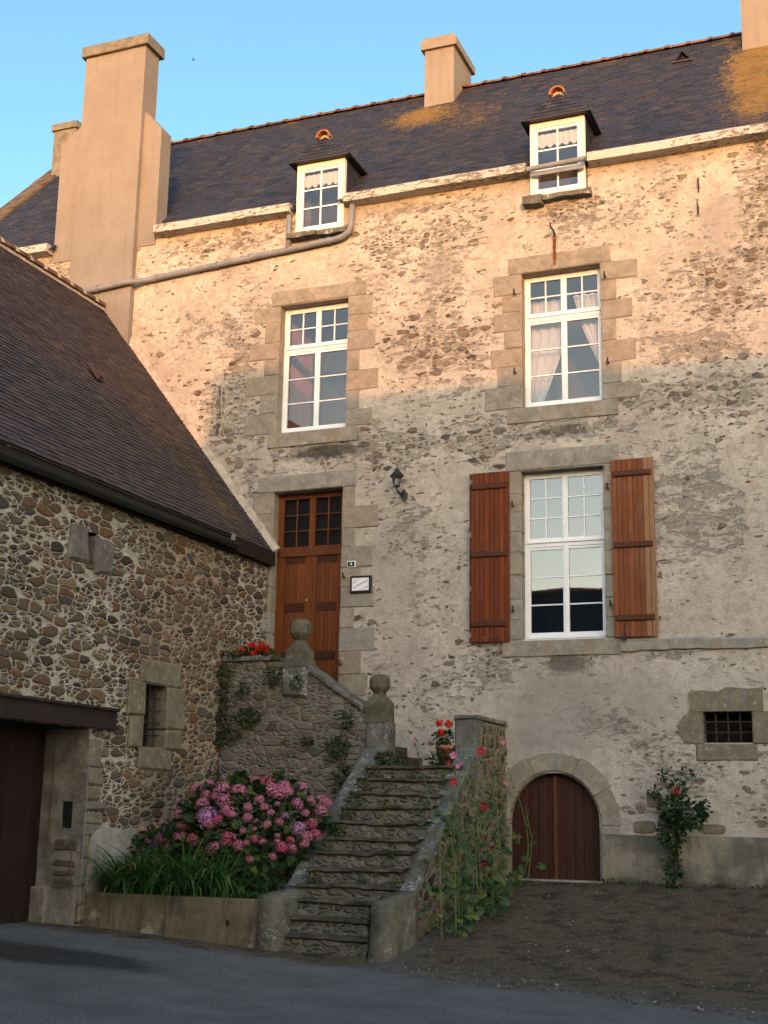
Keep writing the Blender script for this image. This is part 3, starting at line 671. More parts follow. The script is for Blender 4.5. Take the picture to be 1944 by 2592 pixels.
m = MB(); Zs = [9.62-.06*k for k in range(27)]      # pale mortar scar beside the upper left window, rust run under the hook
for a, b_ in zip(Zs, Zs[1:]):
    f = lambda z: -11.22+.05*fbm(z*2.2, 4)+.02*fbm(z*9, 1); w = lambda z: .022+.016*fbm(z*5, 7)
    m.face([(f(a)-w(a), .012, a), (f(a), -.026, a), (f(b_), -.026, b_), (f(b_)-w(b_), .012, b_)]); m.face([(f(a), -.026, a), (f(a)+w(a), .012, a), (f(b_)+w(b_), .012, b_), (f(b_), -.026, b_)])
m.obj('mortar_scar', 'mortar', house)
m = MB(); Zs = [10.98-.04*k for k in range(14)]
for a, b_ in zip(Zs, Zs[1:]):
    f = lambda z: -5.06+.012*fbm(z*6, 2); w = lambda z: .030+.014*fbm(z*9, 3)-.012*(10.98-z); m.face([(f(a)-w(a), -.0345, a), (f(a)+w(a), -.0345, a), (f(b_)+w(b_), -.0345, b_), (f(b_)-w(b_), -.0345, b_)])
m.obj('rust_run', 'rust', house)

# --- casement windows
def bar(m, x0, x1, z0, z1, y, d=.045): m.box(x0, x1, y, y+d, z0, z1)
def sash(win, x0, x1, z0, z1, y, cols, rows, mat, st=.045, gb=.020):
    m = MB()
    bar(m, x0, x0+st, z0, z1, y); bar(m, x1-st, x1, z0, z1, y); bar(m, x0+st, x1-st, z0, z0+st*1.25, y+.001); bar(m, x0+st, x1-st, z1-st, z1, y+.001)
    a, b_, c, d = x0+st, x1-st, z0+st*1.25, z1-st
    for k in range(1, cols): xx = a+(b_-a)*k/cols; bar(m, xx-gb/2, xx+gb/2, c, d, y+.008, .03)
    for k in range(1, rows): zz = c+(d-c)*k/rows; bar(m, a, b_, zz-gb/2, zz+gb/2, y+.010, .03)
    par(m.obj('sash', mat), win)
    g = MB(); g.face([(a, y+.026, c), (b_, y+.026, c), (b_, y+.026, d), (a, y+.026, d)]); return g
def window(op, zt, rows_up, mat, glass, room, y=.20, depth=1.2, roommat2=None):
    x0, x1, z0, z1 = op; fw = .048; m = MB()
    bar(m, x0, x0+fw, z0, z1, y, .08); bar(m, x1-fw, x1, z0, z1, y, .08); bar(m, x0+fw, x1-fw, z1-fw, z1, y+.001, .08); bar(m, x0+fw, x1-fw, z0+.002, z0+.05, y+.001, .08)
    m.box(x0+fw, x1-fw, y-.035, y+.02, z0+.045, z0+.085); bar(m, x0+fw, x1-fw, zt-.035, zt+.035, y-.006, .08); m.box(x0+fw, x1-fw, y-.030, y+.01, zt+.030, zt+.055)
    m.box(x0-.01, x1+.01, y-.06, y+.05, z0+.001, z0+.03)
    w = m.obj('window', mat, house); xm = (x0+x1)/2; G = []
    for a, b_ in ((x0+fw, xm+.004), (xm-.004+.010, x1-fw)):
        a2, b2 = (a, xm-.002) if a < xm-.1 else (xm+.002, b_)
        G.append(sash(w, a2, b2, z0+.085, zt-.035, y+.006, 1, 3, mat)); G.append(sash(w, a2, b2, zt+.055, z1-fw, y+.006, 2, rows_up, mat))
    c = MB(); c.box(xm-.028, xm+.028, y-.010, y+.012, z0+.085, zt-.035); c.box(xm-.028, xm+.028, y-.010, y+.012, zt+.055, z1-fw); par(c.obj('centre_strip', mat), w)
    g = MB()
    for q in G:
        b = len(g.v); g.v += q.v; g.f += [[b+i for i in f] for f in q.f]; g.mi += q.mi
    par(g.obj('pane', glass), w)
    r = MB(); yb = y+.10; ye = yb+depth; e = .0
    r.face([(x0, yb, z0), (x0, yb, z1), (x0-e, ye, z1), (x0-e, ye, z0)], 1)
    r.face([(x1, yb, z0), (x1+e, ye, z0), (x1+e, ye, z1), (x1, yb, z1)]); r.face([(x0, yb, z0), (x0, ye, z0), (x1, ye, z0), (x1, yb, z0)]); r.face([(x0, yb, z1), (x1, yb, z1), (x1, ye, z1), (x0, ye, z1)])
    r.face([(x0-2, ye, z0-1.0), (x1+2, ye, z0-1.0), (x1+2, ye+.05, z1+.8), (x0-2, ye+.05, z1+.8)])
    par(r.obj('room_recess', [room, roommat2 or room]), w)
    return w
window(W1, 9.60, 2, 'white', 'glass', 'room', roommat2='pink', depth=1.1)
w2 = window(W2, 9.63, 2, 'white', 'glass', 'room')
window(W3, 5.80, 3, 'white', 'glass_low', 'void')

# --- hinge pins beside the first-floor windows
for x, z in ((-5.74, 10.04), (-5.74, 8.66), (-4.22, 10.13), (-4.20, 8.66), (-5.79, 6.42), (-5.79, 4.72), (-4.25, 6.60), (-4.24, 4.75), (-8.72, 5.40), (-8.74, 3.95)):
    m = MB(); m.tube([(x, .02, z), (x, -.09, z), (x, -.10, z+.015)], .016, 6); m.tube([(x, -.10, z-.03), (x, -.10, z+.07)], .014, 6)
    m.obj('hinge_pin', 'iron', house)

# --- shutters folded back against the wall
def shutter(x0, x1, z0, z1, mat, n, edge=None, chain=0):
    m = MB(); w = (x1-x0)/n
    for k in range(n):
        a = x0+w*k
        if edge and k >= n-edge: continue
        m.block(a+.0015, a+w-.0015, z0+rnd.uniform(-.003, .003), z1+rnd.uniform(-.003, .003), -.072-rnd.random()*.002, -.038, .0008, .006)
    s = m.obj('shutter', mat, house)
    if edge:
        m = MB()
        for k in range(n-edge, n): m.block(x0+w*k+.0015, x0+w*(k+1)-.0015, z0, z1, -.073, -.038, .0008, .006)
        par(m.obj('edge_board', 'shutter_edge'), s)
    H = z1-z0
    for f in (.085, .49, .895):
        m = MB(); zc = z1-H*f; m.block(x0+.03, x1-.035, zc-.045, zc+.045, -.108, -.070, .002, .012); par(m.obj('batten', 'batten'), s)
    return s
sL = shutter(-6.51, -5.85, 4.235, 7.00, 'shutter', 8)
m = MB(); m.box(-6.508, -6.486, -.086, -.070, 4.26, 6.98); par(m.obj('espagnolette_bar', 'iron'), sL)
for z in (5.1, 5.98, 6.85, 4.35): m = MB(); m.box(-6.512, -6.482, -.09, -.068, z-.04, z+.04); par(m.obj('bar_clip', 'zinc'), sL)
m = MB(); m.tube([(-6.30, -.08, 4.29), (-6.17, -.09, 4.32), (-6.03, -.09, 4.34), (-6.02, -.09, 4.46)], .004, 5); par(m.obj('latch_wire', 'zinc'), sL)
sR = shutter(-4.19, -3.53, 4.245, 7.04, 'shutter_pale', 8, 2)
m = MB(); m.box(-4.07, -4.01, -.11, -.05, 4.20, 4.27); m.tube([(-4.04, -.09, 4.26), (-4.03, -.09, 4.45)], .006, 5); par(m.obj('shutter_stop', 'iron'), sR)
m = MB(); m.box(-3.66, -3.63, -.085, -.07, 4.98, 5.05); par(m.obj('catch', 'zinc'), sR)

# --- front door with fanlight
def front_door():
    x0, x1, z0, z1 = DR; y = .20; xm = (x0+x1)/2; zt = 5.92; fw = .055
    m = MB(); bar(m, x0, x0+fw, z0, z1, y, .09); bar(m, x1-fw, x1, z0, z1, y, .09); bar(m, x0+fw, x1-fw, z1-.05, z1, y+.001, .09)
    m.box(x0+fw, x1-fw, y-.03, y+.06, zt-.07, zt+.04)
    d = m.obj('front_door', 'door', house); G = []
    for a, b_ in ((x0+fw, xm-.002), (xm+.002, x1-fw)): G.append(sash(d, a, b_, zt+.04, z1-.05, y+.006, 2, 3, 'door', .052, .016))
    c = MB(); c.box(xm-.02, xm+.02, y-.008, y+.012, zt+.04, z1-.05); par(c.obj('centre_strip', 'door'), d)
    g = MB()
    for q in G: b = len(g.v); g.v += q.v; g.f += [[b+i for i in f] for f in q.f]; g.mi += q.mi
    par(g.obj('pane', 'glass_dark'), d)
    for a, b_ in ((x0+fw, xm-.002), (xm+.002, x1-fw)):
        m = MB(); st = .10
        m.box(a, a+st, y+.004, y+.05, z0, zt-.07); m.box(b_-st, b_, y+.004, y+.05, z0, zt-.07)
        n = 5; w = (b_-a-2*st)/n
        for k in range(n): m.block(a+st+w*k+.0015, a+st+w*(k+1)-.0015, z0, zt-.07, y+.022, y+.045, .0005, .005)
        leaf = par(m.obj('door_leaf', 'door'), d)
        for zr, h in ((zt-.13, .11), (4.97, .15), (4.14, .14), (3.18, .15)):
            m = MB(); m.box(a+st+.001, b_-st-.001, y+.006, y+.046, zr-h/2, zr+h/2); par(m.obj('rail', 'door_dark'), leaf)
        return_leaf = leaf
    m = MB(); m.box(xm-.005, xm+.035, y-.006, y+.02, z0, zt-.07); par(m.obj('cover_strip', 'door'), d)
    m = MB(); m.box(xm-.085, xm-.045, y-.004, y+.01, 5.07, 5.11); par(m.obj('lock_plate', 'brass'), d)
    m = MB(); m.box(xm+.15, xm+.48, y-.004, y+.01, 4.10, 4.15); par(m.obj('letter_slot', 'iron'), d)
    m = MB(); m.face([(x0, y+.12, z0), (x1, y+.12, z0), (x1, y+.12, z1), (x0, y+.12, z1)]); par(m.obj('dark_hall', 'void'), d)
front_door()

# --- arched cellar door
CX, RX, RZ, ZS = -5.19, .70, .765, 1.45
def arc(t, k=0.0): return (CX+(RX+k)*math.cos(t), ZS+(RZ+k*.92)*math.sin(t))
def cellar():
    m = MB()   # arch ring of five voussoirs, then jamb stones below
    cuts = [0, .56, 1.15, 1.98, 2.62, math.pi]
    for a, b_ in zip(cuts, cuts[1:]):
        n = 7; ts = [a+.006+(b_-a-.012)*k/n for k in range(n+1)]; wo = .335+rnd.uniform(-.02, .02)
        I = [arc(t) for t in ts]; I2 = [arc(t, .045) for t in ts]; O = [arc(t, wo+.012*fbm(t*5, a)) for t in ts]
        for k in range(n):
            for y, A, B in ((-.025, I2, O),): m.face([(A[k][0], y, A[k][1]), (B[k][0], y, B[k][1]), (B[k+1][0], y, B[k+1][1]), (A[k+1][0], y, A[k+1][1])])
            m.face([(I[k][0], .02, I[k][1]), (I2[k][0], -.025, I2[k][1]), (I2[k+1][0], -.025, I2[k+1][1]), (I[k+1][0], .02, I[k+1][1])])
            m.face([(I[k][0], .30, I[k][1]), (I[k][0], .02, I[k][1]), (I[k+1][0], .02, I[k+1][1]), (I[k+1][0], .30, I[k+1][1])])
            m.face([(O[k][0], -.025, O[k][1]), (O[k][0], .05, O[k][1]), (O[k+1][0], .05, O[k+1][1]), (O[k+1][0], -.025, O[k+1][1])])
        for T in (0, n): m.face([(I[T][0], .30, I[T][1]), (I2[T][0], -.025, I2[T][1]), (O[T][0], -.025, O[T][1]), (O[T][0], .05, O[T][1])])
    for sx in (-1, 1):
        xi = CX+sx*RX; z = ZS-.004
        for h, w in ((.42, .30), (.25, .36), (.28, .34)) if sx < 0 else ((.14, .30), (.81, .03)):
            a, b_ = (xi, xi+w) if sx > 0 else (xi-w, xi)
            m.block(a, b_, z-h+.004, z, -.024, .30, .004, .02); z -= h
    s = m.obj('arch_surround', 'granite', house)
    for a, b_ in ((CX-RX, CX-.003), (CX+.003, CX+RX)):
        m = MB(); n = 5; w = (b_-a)/n; y = .16
        for k in range(n):
            xa, xb = a+w*k+.0015, a+w*(k+1)-.0015; q = 6
            for j in range(q):
                u0, u1 = xa+(xb-xa)*j/q, xa+(xb-xa)*(j+1)/q
                f = lambda u: ZS+RZ*math.sqrt(max(0, 1-((u-CX)/RX)**2))
                m.face([(u0, y+(.004 if j == 0 else 0), .60), (u1, y+(.004 if j == q-1 else 0), .60), (u1, y+(.004 if j == q-1 else 0), f(u1)), (u0, y+(.004 if j == 0 else 0), f(u0))])
            m.face([(xa, y+.004, .6), (xa, y+.04, .6), (xa, y+.04, ZS+.3), (xa, y+.004, ZS+.3)])
        m.obj('cellar_door', 'cellar', house)
    m = MB(); m.box(CX-.028, CX+.020, .13, .162, .63, ZS+RZ-.01); m.obj('cover_strip', 'cellar_strip', house)
    m = MB(); m.lathe(CX+.10, .15, [(.012, 1.35), (.022, 1.36), (.022, 1.39), (.012, 1.40)], 8); m.obj('door_knob', 'iron', house)
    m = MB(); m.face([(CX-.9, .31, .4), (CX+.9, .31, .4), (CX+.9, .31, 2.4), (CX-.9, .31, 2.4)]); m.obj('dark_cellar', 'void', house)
    m = MB(); m.block(CX-.74, CX+.74, .50, .645, -.10, .20, .008, .02); m.obj('threshold', 'granite', house)
cellar()

# --- small barred cellar window
def barred():
    x0, x1, z0, z1 = GR; m = MB()
    n = 10; X = [x0-.19+(x1-x0+.36)*k/n for k in range(n+1)]; T = [3.43+.05*fbm(x*3.1, 1.7)+(.03 if x > -2.6 else -.02) for x in X]
    for k in range(n):
        a, b_ = X[k], X[k+1]; m.face([(a, -.025, z1), (b_, -.025, z1), (b_, -.025, T[k+1]), (a, -.025, T[k])]); m.face([(a, -.025, T[k]), (b_, -.025, T[k+1]), (b_, .05, T[k+1]), (a, .05, T[k])])
        m.face([(a, .3, z1), (b_, .3, z1), (b_, -.025, z1), (a, -.025, z1)])
    for k in (0, n): m.face([(X[k], -.025, z1), (X[k], -.025, T[k]), (X[k], .05, T[k]), (X[k], .05, z1)])
    w = m.obj('cellar_window', 'granite_dark', house)
    m = MB(); P = [(x0, z0-.01), (x0, z1-.003), (x0-.17, z1-.003), (x0-.29, z1-.07), (x0-.36, z1-.2), (x0-.35, z0+.14), (x0-.27, z0+.02), (x0-.12, z0-.01)]
    f = [(x, -.022, z) for x, z in P]; m.face(f)
    for k in range(len(P)): a, b_ = P[k], P[(k+1) % len(P)]; m.face([(a[0], -.022, a[1]), (a[0], .3, a[1]), (b_[0], .3, b_[1]), (b_[0], -.022, b_[1])])
    par(m.obj('jamb_stone', 'granite_dark'), w); m = MB(); m.block(x1, x1+.38, z0-.01, z1-.004, -.024, .3, .006, .015)
    par(m.obj('jamb_stone', 'granite_dark'), w)
    m = MB(); m.block(x0-.12, x1+.06, z0-.26, z0-.012, -.02, .3, .012, .02); par(m.obj('sill', 'granite_dark'), w)
    m = MB()
    for k in range(1, 4): x = x0+(x1-x0)*k/4; m.tube([(x, .07, z0), (x, .07, z1)], .013, 6)
    for k in (1, 2): z = z0+(z1-z0)*k/3; m.tube([(x0-.03, .06, z), (x1+.03, .06, z)], .012, 6)
    par(m.obj('grille', 'iron'), w)
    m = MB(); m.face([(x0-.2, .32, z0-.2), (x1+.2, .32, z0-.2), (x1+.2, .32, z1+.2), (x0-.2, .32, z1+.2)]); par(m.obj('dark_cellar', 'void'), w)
barred()

# --- string course and cement plinth
def rough_strip(x0, x1, z0, z1, y, n, amp, name, mat):
    m = MB(); X = [x0+(x1-x0)*k/n for k in range(n+1)]
    zt = [z1+amp*fbm(x*1.4, 4.4)+amp*.6*fbm(x*5, 4.4) for x in X]; zb = [z0+amp*fbm(x*1.9, 9.4)+amp*.8*fbm(x*6, 9.4) for x in X]; ya = [y*(1+.35*fbm(x*2.3, 2.1)) for x in X]
    for k in range(n):
        a, b_ = X[k], X[k+1]; c, d = ya[k], ya[k+1]
        m.face([(a, c, zb[k]+.02), (b_, d, zb[k+1]+.02), (b_, d, zt[k+1]-.03), (a, c, zt[k]-.03)]); m.face([(a, c, zt[k]-.03), (b_, d, zt[k+1]-.03), (b_, .03, zt[k+1]+.02), (a, .03, zt[k]+.02)])
        m.face([(a, .03, zb[k]), (b_, .03, zb[k+1]), (b_, d, zb[k+1]+.02), (a, c, zb[k]+.02)])
    m.face([(x0, .03, zb[0]), (x0, ya[0], zb[0]+.02), (x0, ya[0], zt[0]-.03), (x0, .03, zt[0]+.02)])
    return m.obj(name, mat, house)
rough_strip(-4.12, XR, 4.02, 4.19, -.05, 60, .03, 'string_course', 'lintel_grey')
m = MB(); X = ar(-4.455, XR, .15); Z = ar(0, 1.31, .1)
zt = lambda x: 1.31+.012*fbm(x*1.5, 2)+.008*fbm(x*6, 2)
for i in range(len(X)-1):
    for j in range(len(Z)-1):
        P = lambda x, z: (x, -.045-.012*fbm(x*1.2, z*1.2, 6)-.008*fbm(x*4, z*4, 6)+(.015 if z > 1.25 else 0), min(z, 1.3)*zt(x)/1.3)
        m.face([P(X[i], Z[j]), P(X[i+1], Z[j]), P(X[i+1], Z[j+1]), P(X[i], Z[j+1])])
    m.face([P(X[i], Z[-1]), P(X[i+1], Z[-1]), (X[i+1], .03, zt(X[i+1])+.03), (X[i], .03, zt(X[i])+.03)])
m.face([(X[0], -.05, -.1), (X[0], -.05, 1.3), (X[0], .03, 1.34), (X[0], .03, -.1)])
m.obj('plinth', 'plinth', house)
for x0, x1, z0, z1 in ((-3.98, -3.66, 1.36, 1.53), (-3.63, -3.22, 1.36, 1.55), (-2.98, -2.66, 1.37, 1.50), (-3.78, -3.60, 1.74, 1.94)):   # row of bare brown stones above the plinth
    m = MB(); n = 8; P = [((x0+x1)/2+(x1-x0)/2*(1 if math.cos(t) > 0 else -1)*abs(math.cos(t))**.5*(1+.10*fbm(t*2, x0)), (z0+z1)/2+(z1-z0)/2*(1 if math.sin(t) > 0 else -1)*abs(math.sin(t))**.5*(1+.15*fbm(t*2, z0+x0))) for t in (2*math.pi*k/14+.2 for k in range(14))]
    m.face([(x, -.030-.004*fbm(x*9, z*9), z) for x, z in P])
    for k in range(14): a, b_ = P[k], P[(k+1) % 14]; m.face([(a[0]+(a[0]-(x0+x1)/2)*.06, .02, a[1]), (b_[0]+(b_[0]-(x0+x1)/2)*.06, .02, b_[1]), (b_[0], -.030, b_[1]), (a[0], -.030, a[1])])
    m.obj('bare_stone', 'granite_dark', house)
# ------------------------------------------------------------------ roofs
def slates(m, att, P0, U, Sd, length, slope, expo, width, lift, skip=None, maskf=None, jit=.004):
    U = Vector(U).normalized(); Sd = Vector(Sd).normalized(); N = U.cross(Sd).normalized(); P0 = Vector(P0)
    rows = int(slope/expo)+1
    for r in range(rows):
        s0 = r*expo; s1 = min(s0+expo*1.35, slope+.02); u = -width*(.5 if r % 2 else 0) - rnd.random()*.02
        while u < length:
            w = width*rnd.uniform(.86, 1.12); a, b_ = max(u, 0), min(u+w-.003, length); u += w
            if b_-a < .02: continue
            uc, scn = (a+b_)/2, s0+expo*.5
            if skip and skip(uc, scn): continue
            l = lift*rnd.uniform(.7, 1.35); d0 = rnd.uniform(-jit, jit); t = rnd.uniform(-.003, .003)
            b0 = len(m.v)
            for p in (P0+U*a+Sd*(s0+d0)+N*(l+t), P0+U*b_+Sd*(s0+d0)+N*(l-t), P0+U*b_+Sd*s1+N*.001, P0+U*a+Sd*s1+N*.001, P0+U*a+Sd*(s0+d0), P0+U*b_+Sd*(s0+d0)): m.v.append(tuple(p))
            m.fi([b0, b0+1, b0+2, b0+3]); m.fi([b0+4, b0+5, b0+1, b0])
            k = maskf(uc, scn) if maskf else 0.0
            att += [(k, 0, 0)]*6
KR_ = 0
KR = 1.05; Y0, Z0 = -.16, 12.35-.16*1.05; YR, ZR = 3.95, 12.35+3.95*1.05
rz = lambda y: 12.35+KR*y
SL = math.hypot(YR-Y0, ZR-Z0); cs, sn = (YR-Y0)/SL, (ZR-Z0)/SL
XV = -17.95
D1 = (-9.82, -8.88); D2 = (-5.45, -4.51)
def skip_main(u, s):
    x = XV+u; y = Y0+s*cs
    return (any(a+.02 < x < b_-.02 for a, b_ in (D1, D2)) and y < .62) or (-15.08 < x < -12.82 and y < .32)
def lich_main(u, s):
    x = XV+u; y = Y0+s*cs
    k = 1.0*gauss(x, y, -8.55, 2.9, .75, .55) + 1.35*gauss(x, y, -1.7, 2.2, .8, 1.9) + .55*clamp((y-3.35)/.5)*(.5+fbm(x*1.3, 0)) + .45*gauss(x, y, -7.3, 2.6, .9, .9) + .35*gauss(x, y, -9.3, 1.8, 1.0, .6)
    return clamp(k*.9+.25*fbm(x*.7, y*.7), 0, 1.1)
m = MB(); att = []
slates(m, att, (XV, Y0, Z0), (1, 0, 0), (0, cs, sn), XR-XV, SL, .125, .21, .011, skip_main, lich_main)
# boarding with gaps under the dormers, back slope and gable ends
def quad_(pts):
    b = len(m.v)
    for p in pts: m.v.append(p); att.append((0, 0, 0))
    m.fi([b, b+1, b+2, b+3])
quad_([(-15.12, .3, rz(.3)-.02), (-12.78, .3, rz(.3)-.02), (-12.78, YR, ZR-.02), (-15.12, YR, ZR-.02)])
for a, b_ in ((XV, -15.12), (-12.78, D1[0]), (D1[1], D2[0]), (D2[1], XR)):
    quad_([(a, Y0, Z0-.02), (b_, Y0, Z0-.02), (b_, YR, ZR-.02), (a, YR, ZR-.02)])
for a, b_ in (D1, D2): quad_([(a, .62, rz(.62)-.02), (b_, .62, rz(.62)-.02), (b_, YR, ZR-.02), (a, YR, ZR-.02)])
quad_([(XR, 8.1, 12.2), (XV, 8.1, 12.2), (XV, YR, ZR), (XR, YR, ZR)])
roof = m.obj('roof', 'slate', house, False, att)
m = MB(); x = XV; n = 8     # terracotta ridge tiles with raised collars
while x < XR:
    L = .42
    for xa, xb, r0, r1 in ((x, x+.34, .085, .085), (x+.34, x+L, .108, .104)):
        A = [(xa, YR-.02+r0*1.15*math.cos(t), ZR-.055+r0*math.sin(t)) for t in (math.pi*k/n for k in range(n+1))]
        B = [(xb, YR-.02+r1*1.15*math.cos(t), ZR-.055+r1*math.sin(t)) for t in (math.pi*k/n for k in range(n+1))]
        for k in range(n): m.face([A[k], A[k+1], B[k+1], B[k]])
        m.face(A); m.face(B[::-1])
    x += L
par(m.obj('ridge_tiles', 'old_tile'), roof)
m = MB(); n = 24     # mortared coping along the left gable
for k in range(n):
    f0, f1 = k/n, (k+1)/n; P = lambda f, dx, dz: (XV+dx+.02*fbm(f*9, 1), Y0+(YR-Y0)*f, Z0+(ZR-Z0)*f+dz+.02*fbm(f*12, 5)-.10*math.sin(f*math.pi)*0)
    for q in (((-.16, .10), (.24, .075)), ((.24, .075), (.26, -.03)), ((-.18, -.2), (-.16, .10))):
        m.face([P(f0, *q[0]), P(f0, *q[1]), P(f1, *q[1]), P(f1, *q[0])])
par(m.obj('gable_coping', 'verge_stone'), roof)

def dormer(a, b_, crossbar):
    yf = -.05; z0, z1 = 11.72, 13.06; xm = (a+b_)/2; ze = 13.10; zp = 13.62; oh = .13
    m = MB(); at = []     # hipped little roof: nearly upright front, two side slopes
    yo = yf-.16; L = a-oh; Rr = b_+oh; yp = yf+.10; yk = (zp-12.35)/KR+.1; ye = (ze-12.35)/KR+.05
    fr = Vector((xm, yp, zp)); Lp = Vector((L, yo, ze)); Rp = Vector((Rr, yo, ze)); bk = Vector((xm, yk, zp)); Lb = Vector((L, ye, ze)); Rb = Vector((Rr, ye, ze))
    rows = 6
    for r in range(rows):           # front in courses
        f0, f1 = r/rows, (r+1)/rows+.03
        A, B = Lp.lerp(fr, f0), Rp.lerp(fr, f0); C_, D_ = Rp.lerp(fr, min(f1, 1)), Lp.lerp(fr, min(f1, 1)); nn = max(1, int((B-A).length/.19))
        for k in range(nn):
            q0, q1 = k/nn, (k+1)/nn-.012; l = Vector((0, -rnd.uniform(.008, .014), .004))
            b = len(m.v); m.v += [tuple(A.lerp(B, q0)+l), tuple(A.lerp(B, q1)+l), tuple(D_.lerp(C_, q1)), tuple(D_.lerp(C_, q0))]; at += [(0, 0, 0)]*4; m.fi([b, b+1, b+2, b+3])
    for pts in ((Lp, fr, bk, Lb), (Rp, Rb, bk, fr), (Lp, Rp, fr+Vector((0, .01, 0)))):
        b = len(m.v); m.v += [tuple(p) for p in pts]; at += [(0, 0, 0)]*len(pts); m.fi(range(b, b+len(pts)))
    b = len(m.v); z = ze-.03; m.v += [(L+.02, yo+.01, z), (Rr-.02, yo+.01, z), (Rr-.02, ye, z), (L+.02, ye, z)]; at += [(0, 0, 0)]*4; m.fi([b, b+3, b+2, b+1])
    for p, q in (((L, yo), (Rr, yo)), ((Rr, yo), (Rr, ye)), ((L, ye), (L, yo))):
        b = len(m.v); m.v += [(*p, ze-.035), (*q, ze-.035), (*q, ze+.004), (*p, ze+.004)]; at += [(0, 0, 0)]*4; m.fi([b, b+1, b+2, b+3])
    d = m.obj('dormer', 'slate', house, False, at)
    yb = (ze-12.35)/KR
    for x in (a+.005, b_-.005):     # slate-hung cheeks
        m = MB(); at = []
        r = 0; z = 12.32; N = -1 if x < xm else 1
        while z < ze:
            zt_ = min(z+.11, ze); y = yf+.06
            while y < (zt_-12.35)/KR+.06:
                w = rnd.uniform(.13, .18); l = rnd.uniform(.007, .013)
                p = [(x+N*(.008+l), y, z), (x+N*(.008+l), y+w-.003, z), (x+N*.008, y+w-.003, zt_+.02), (x+N*.008, y, zt_+.02)]
                b = len(m.v); m.v += p; at += [(0, 0, 0)]*4; m.fi([b, b+1, b+2, b+3] if N > 0 else [b+3, b+2, b+1, b]); y += w
            z = zt_
        b = len(m.v); m.v += [(x, yf+.06, 12.2), (x, yb+.05, ze), (x, yf+.06, ze)]; at += [(0, 0, 0)]*3; m.fi([b, b+1, b+2])
        par(m.obj('cheek', 'slate', None, False, at), d)
    m = MB()     # terracotta end tile closing the dormer's little ridge
    n = 10; R0, R1 = .145, .112; yy = yp-.10; zc = zp-.045
    for k in range(n):
        t0, t1 = math.pi*k/n, math.pi*(k+1)/n; P = lambda r, t, y: (xm+r*math.cos(t), y, zc+r*math.sin(t)*1.05)
        m.face([P(R1, t0, yy), P(R0, t0, yy), P(R0, t1, yy), P(R1, t1, yy)]); m.face([P(R0, t0, yy), P(R0, t0, yy+.14), P(R0, t1, yy+.14), P(R0, t1, yy)]); m.face([P(R1, t0, yy), P(R1, t1, yy), P(R1, t1, yy+.13), P(R1, t0, yy+.13)])
    par(m.obj('ridge_end_tile', 'terracotta'), d)
    m = MB(); m.face([(xm+.11*math.cos(math.pi*k/8), yy+.12, zc+.11*math.sin(math.pi*k/8)) for k in range(9)]); par(m.obj('mortar_plug', 'mortar'), d)
    # window
    m = MB(); fw = .075
    m.box(a, a+fw, yf-.03, yf+.06, z0, z1); m.box(b_-fw, b_, yf-.03, yf+.06, z0, z1); m.box(a+fw, b_-fw, yf-.029, yf+.06, z1-.10, z1); m.box(a+fw, b_-fw, yf-.029, yf+.06, z0, z0+.055)
    w = par(m.obj('window_frame', 'cream'), d)
    g = sash(d, a+fw+.003, b_-fw-.003, z0+.057, z1-.102, yf-.012, 2, 3, 'white', .05, .026)
    par(g.obj('pane', 'glass'), d)
    m = MB(); yb0 = yf+.06; ye2 = .55
    m.face([(a, yb0, z0), (a, yb0, z1), (a, ye2, z1), (a, ye2, z0)], 1); m.face([(b_, yb0, z0), (b_, ye2, z0), (b_, ye2, z1), (b_, yb0, z1)]); m.face([(a, yb0, z0), (a, ye2, z0), (b_, ye2, z0), (b_, yb0, z0)]); m.face([(a, yb0, z1), (b_, yb0, z1), (b_, ye2, z1), (a, ye2, z1)])
    m.face([(a, ye2, z0), (a, ye2, z1), (b_, ye2, z1), (b_, ye2, z0)])
    par(m.obj('room_recess', ['room', 'mortar']), d)
    # masonry apron left and right, mossy sill stones below
    m = MB(); xs3 = (a-.12, a+.22, b_+.10) if crossbar else (a-.14, a+.45, b_+.08)
    for k in range(2):      # two mossy slabs with ragged undersides
        n = 8; X = [xs3[k]+.004+(xs3[k+1]-xs3[k]-.008)*i/n for i in range(n+1)]; yo_ = -.20 if k == 0 else -.15; zt_ = z0-.004
        zb = [z0-(.17 if k == 0 and crossbar else .11)+.03*fbm(x*5, 2.7) for x in X]; yf_ = [yo_+.03*fbm(x*4, 8.1) for x in X]
        for i in range(n):
            m.face([(X[i], yf_[i], zb[i]), (X[i+1], yf_[i+1], zb[i+1]), (X[i+1], yf_[i+1], zt_-.02), (X[i], yf_[i], zt_-.02)]); m.face([(X[i], yf_[i], zt_-.02), (X[i+1], yf_[i+1], zt_-.02), (X[i+1], .05, zt_), (X[i], .05, zt_)]); m.face([(X[i], .05, zb[i]), (X[i+1], .05, zb[i+1]), (X[i+1], yf_[i+1], zb[i+1]), (X[i], yf_[i], zb[i])])
        for i in (0, n): m.face([(X[i], yf_[i], zb[i]), (X[i], yf_[i], zt_-.02), (X[i], .05, zt_), (X[i], .05, zb[i])])
    par(m.obj('sill', 'coping'), d)
    if crossbar:
        m = MB(); m.tube([(a-.02, yf-.17, 12.16), (b_+.03, yf-.17, 12.19)], .045, 10); par(m.obj('safety_rail', 'zinc'), d)
        m = MB(); m.box(a+.02, b_-.0, yf-.12, yf-.10, 12.05, 12.12); par(m.obj('rail_strip', 'zinc'), d)
    # scalloped valance hung just inside the panes
    m = MB(); n = 40; xa, xb = a+fw+.05, b_-fw-.05; zt_ = z1-.19
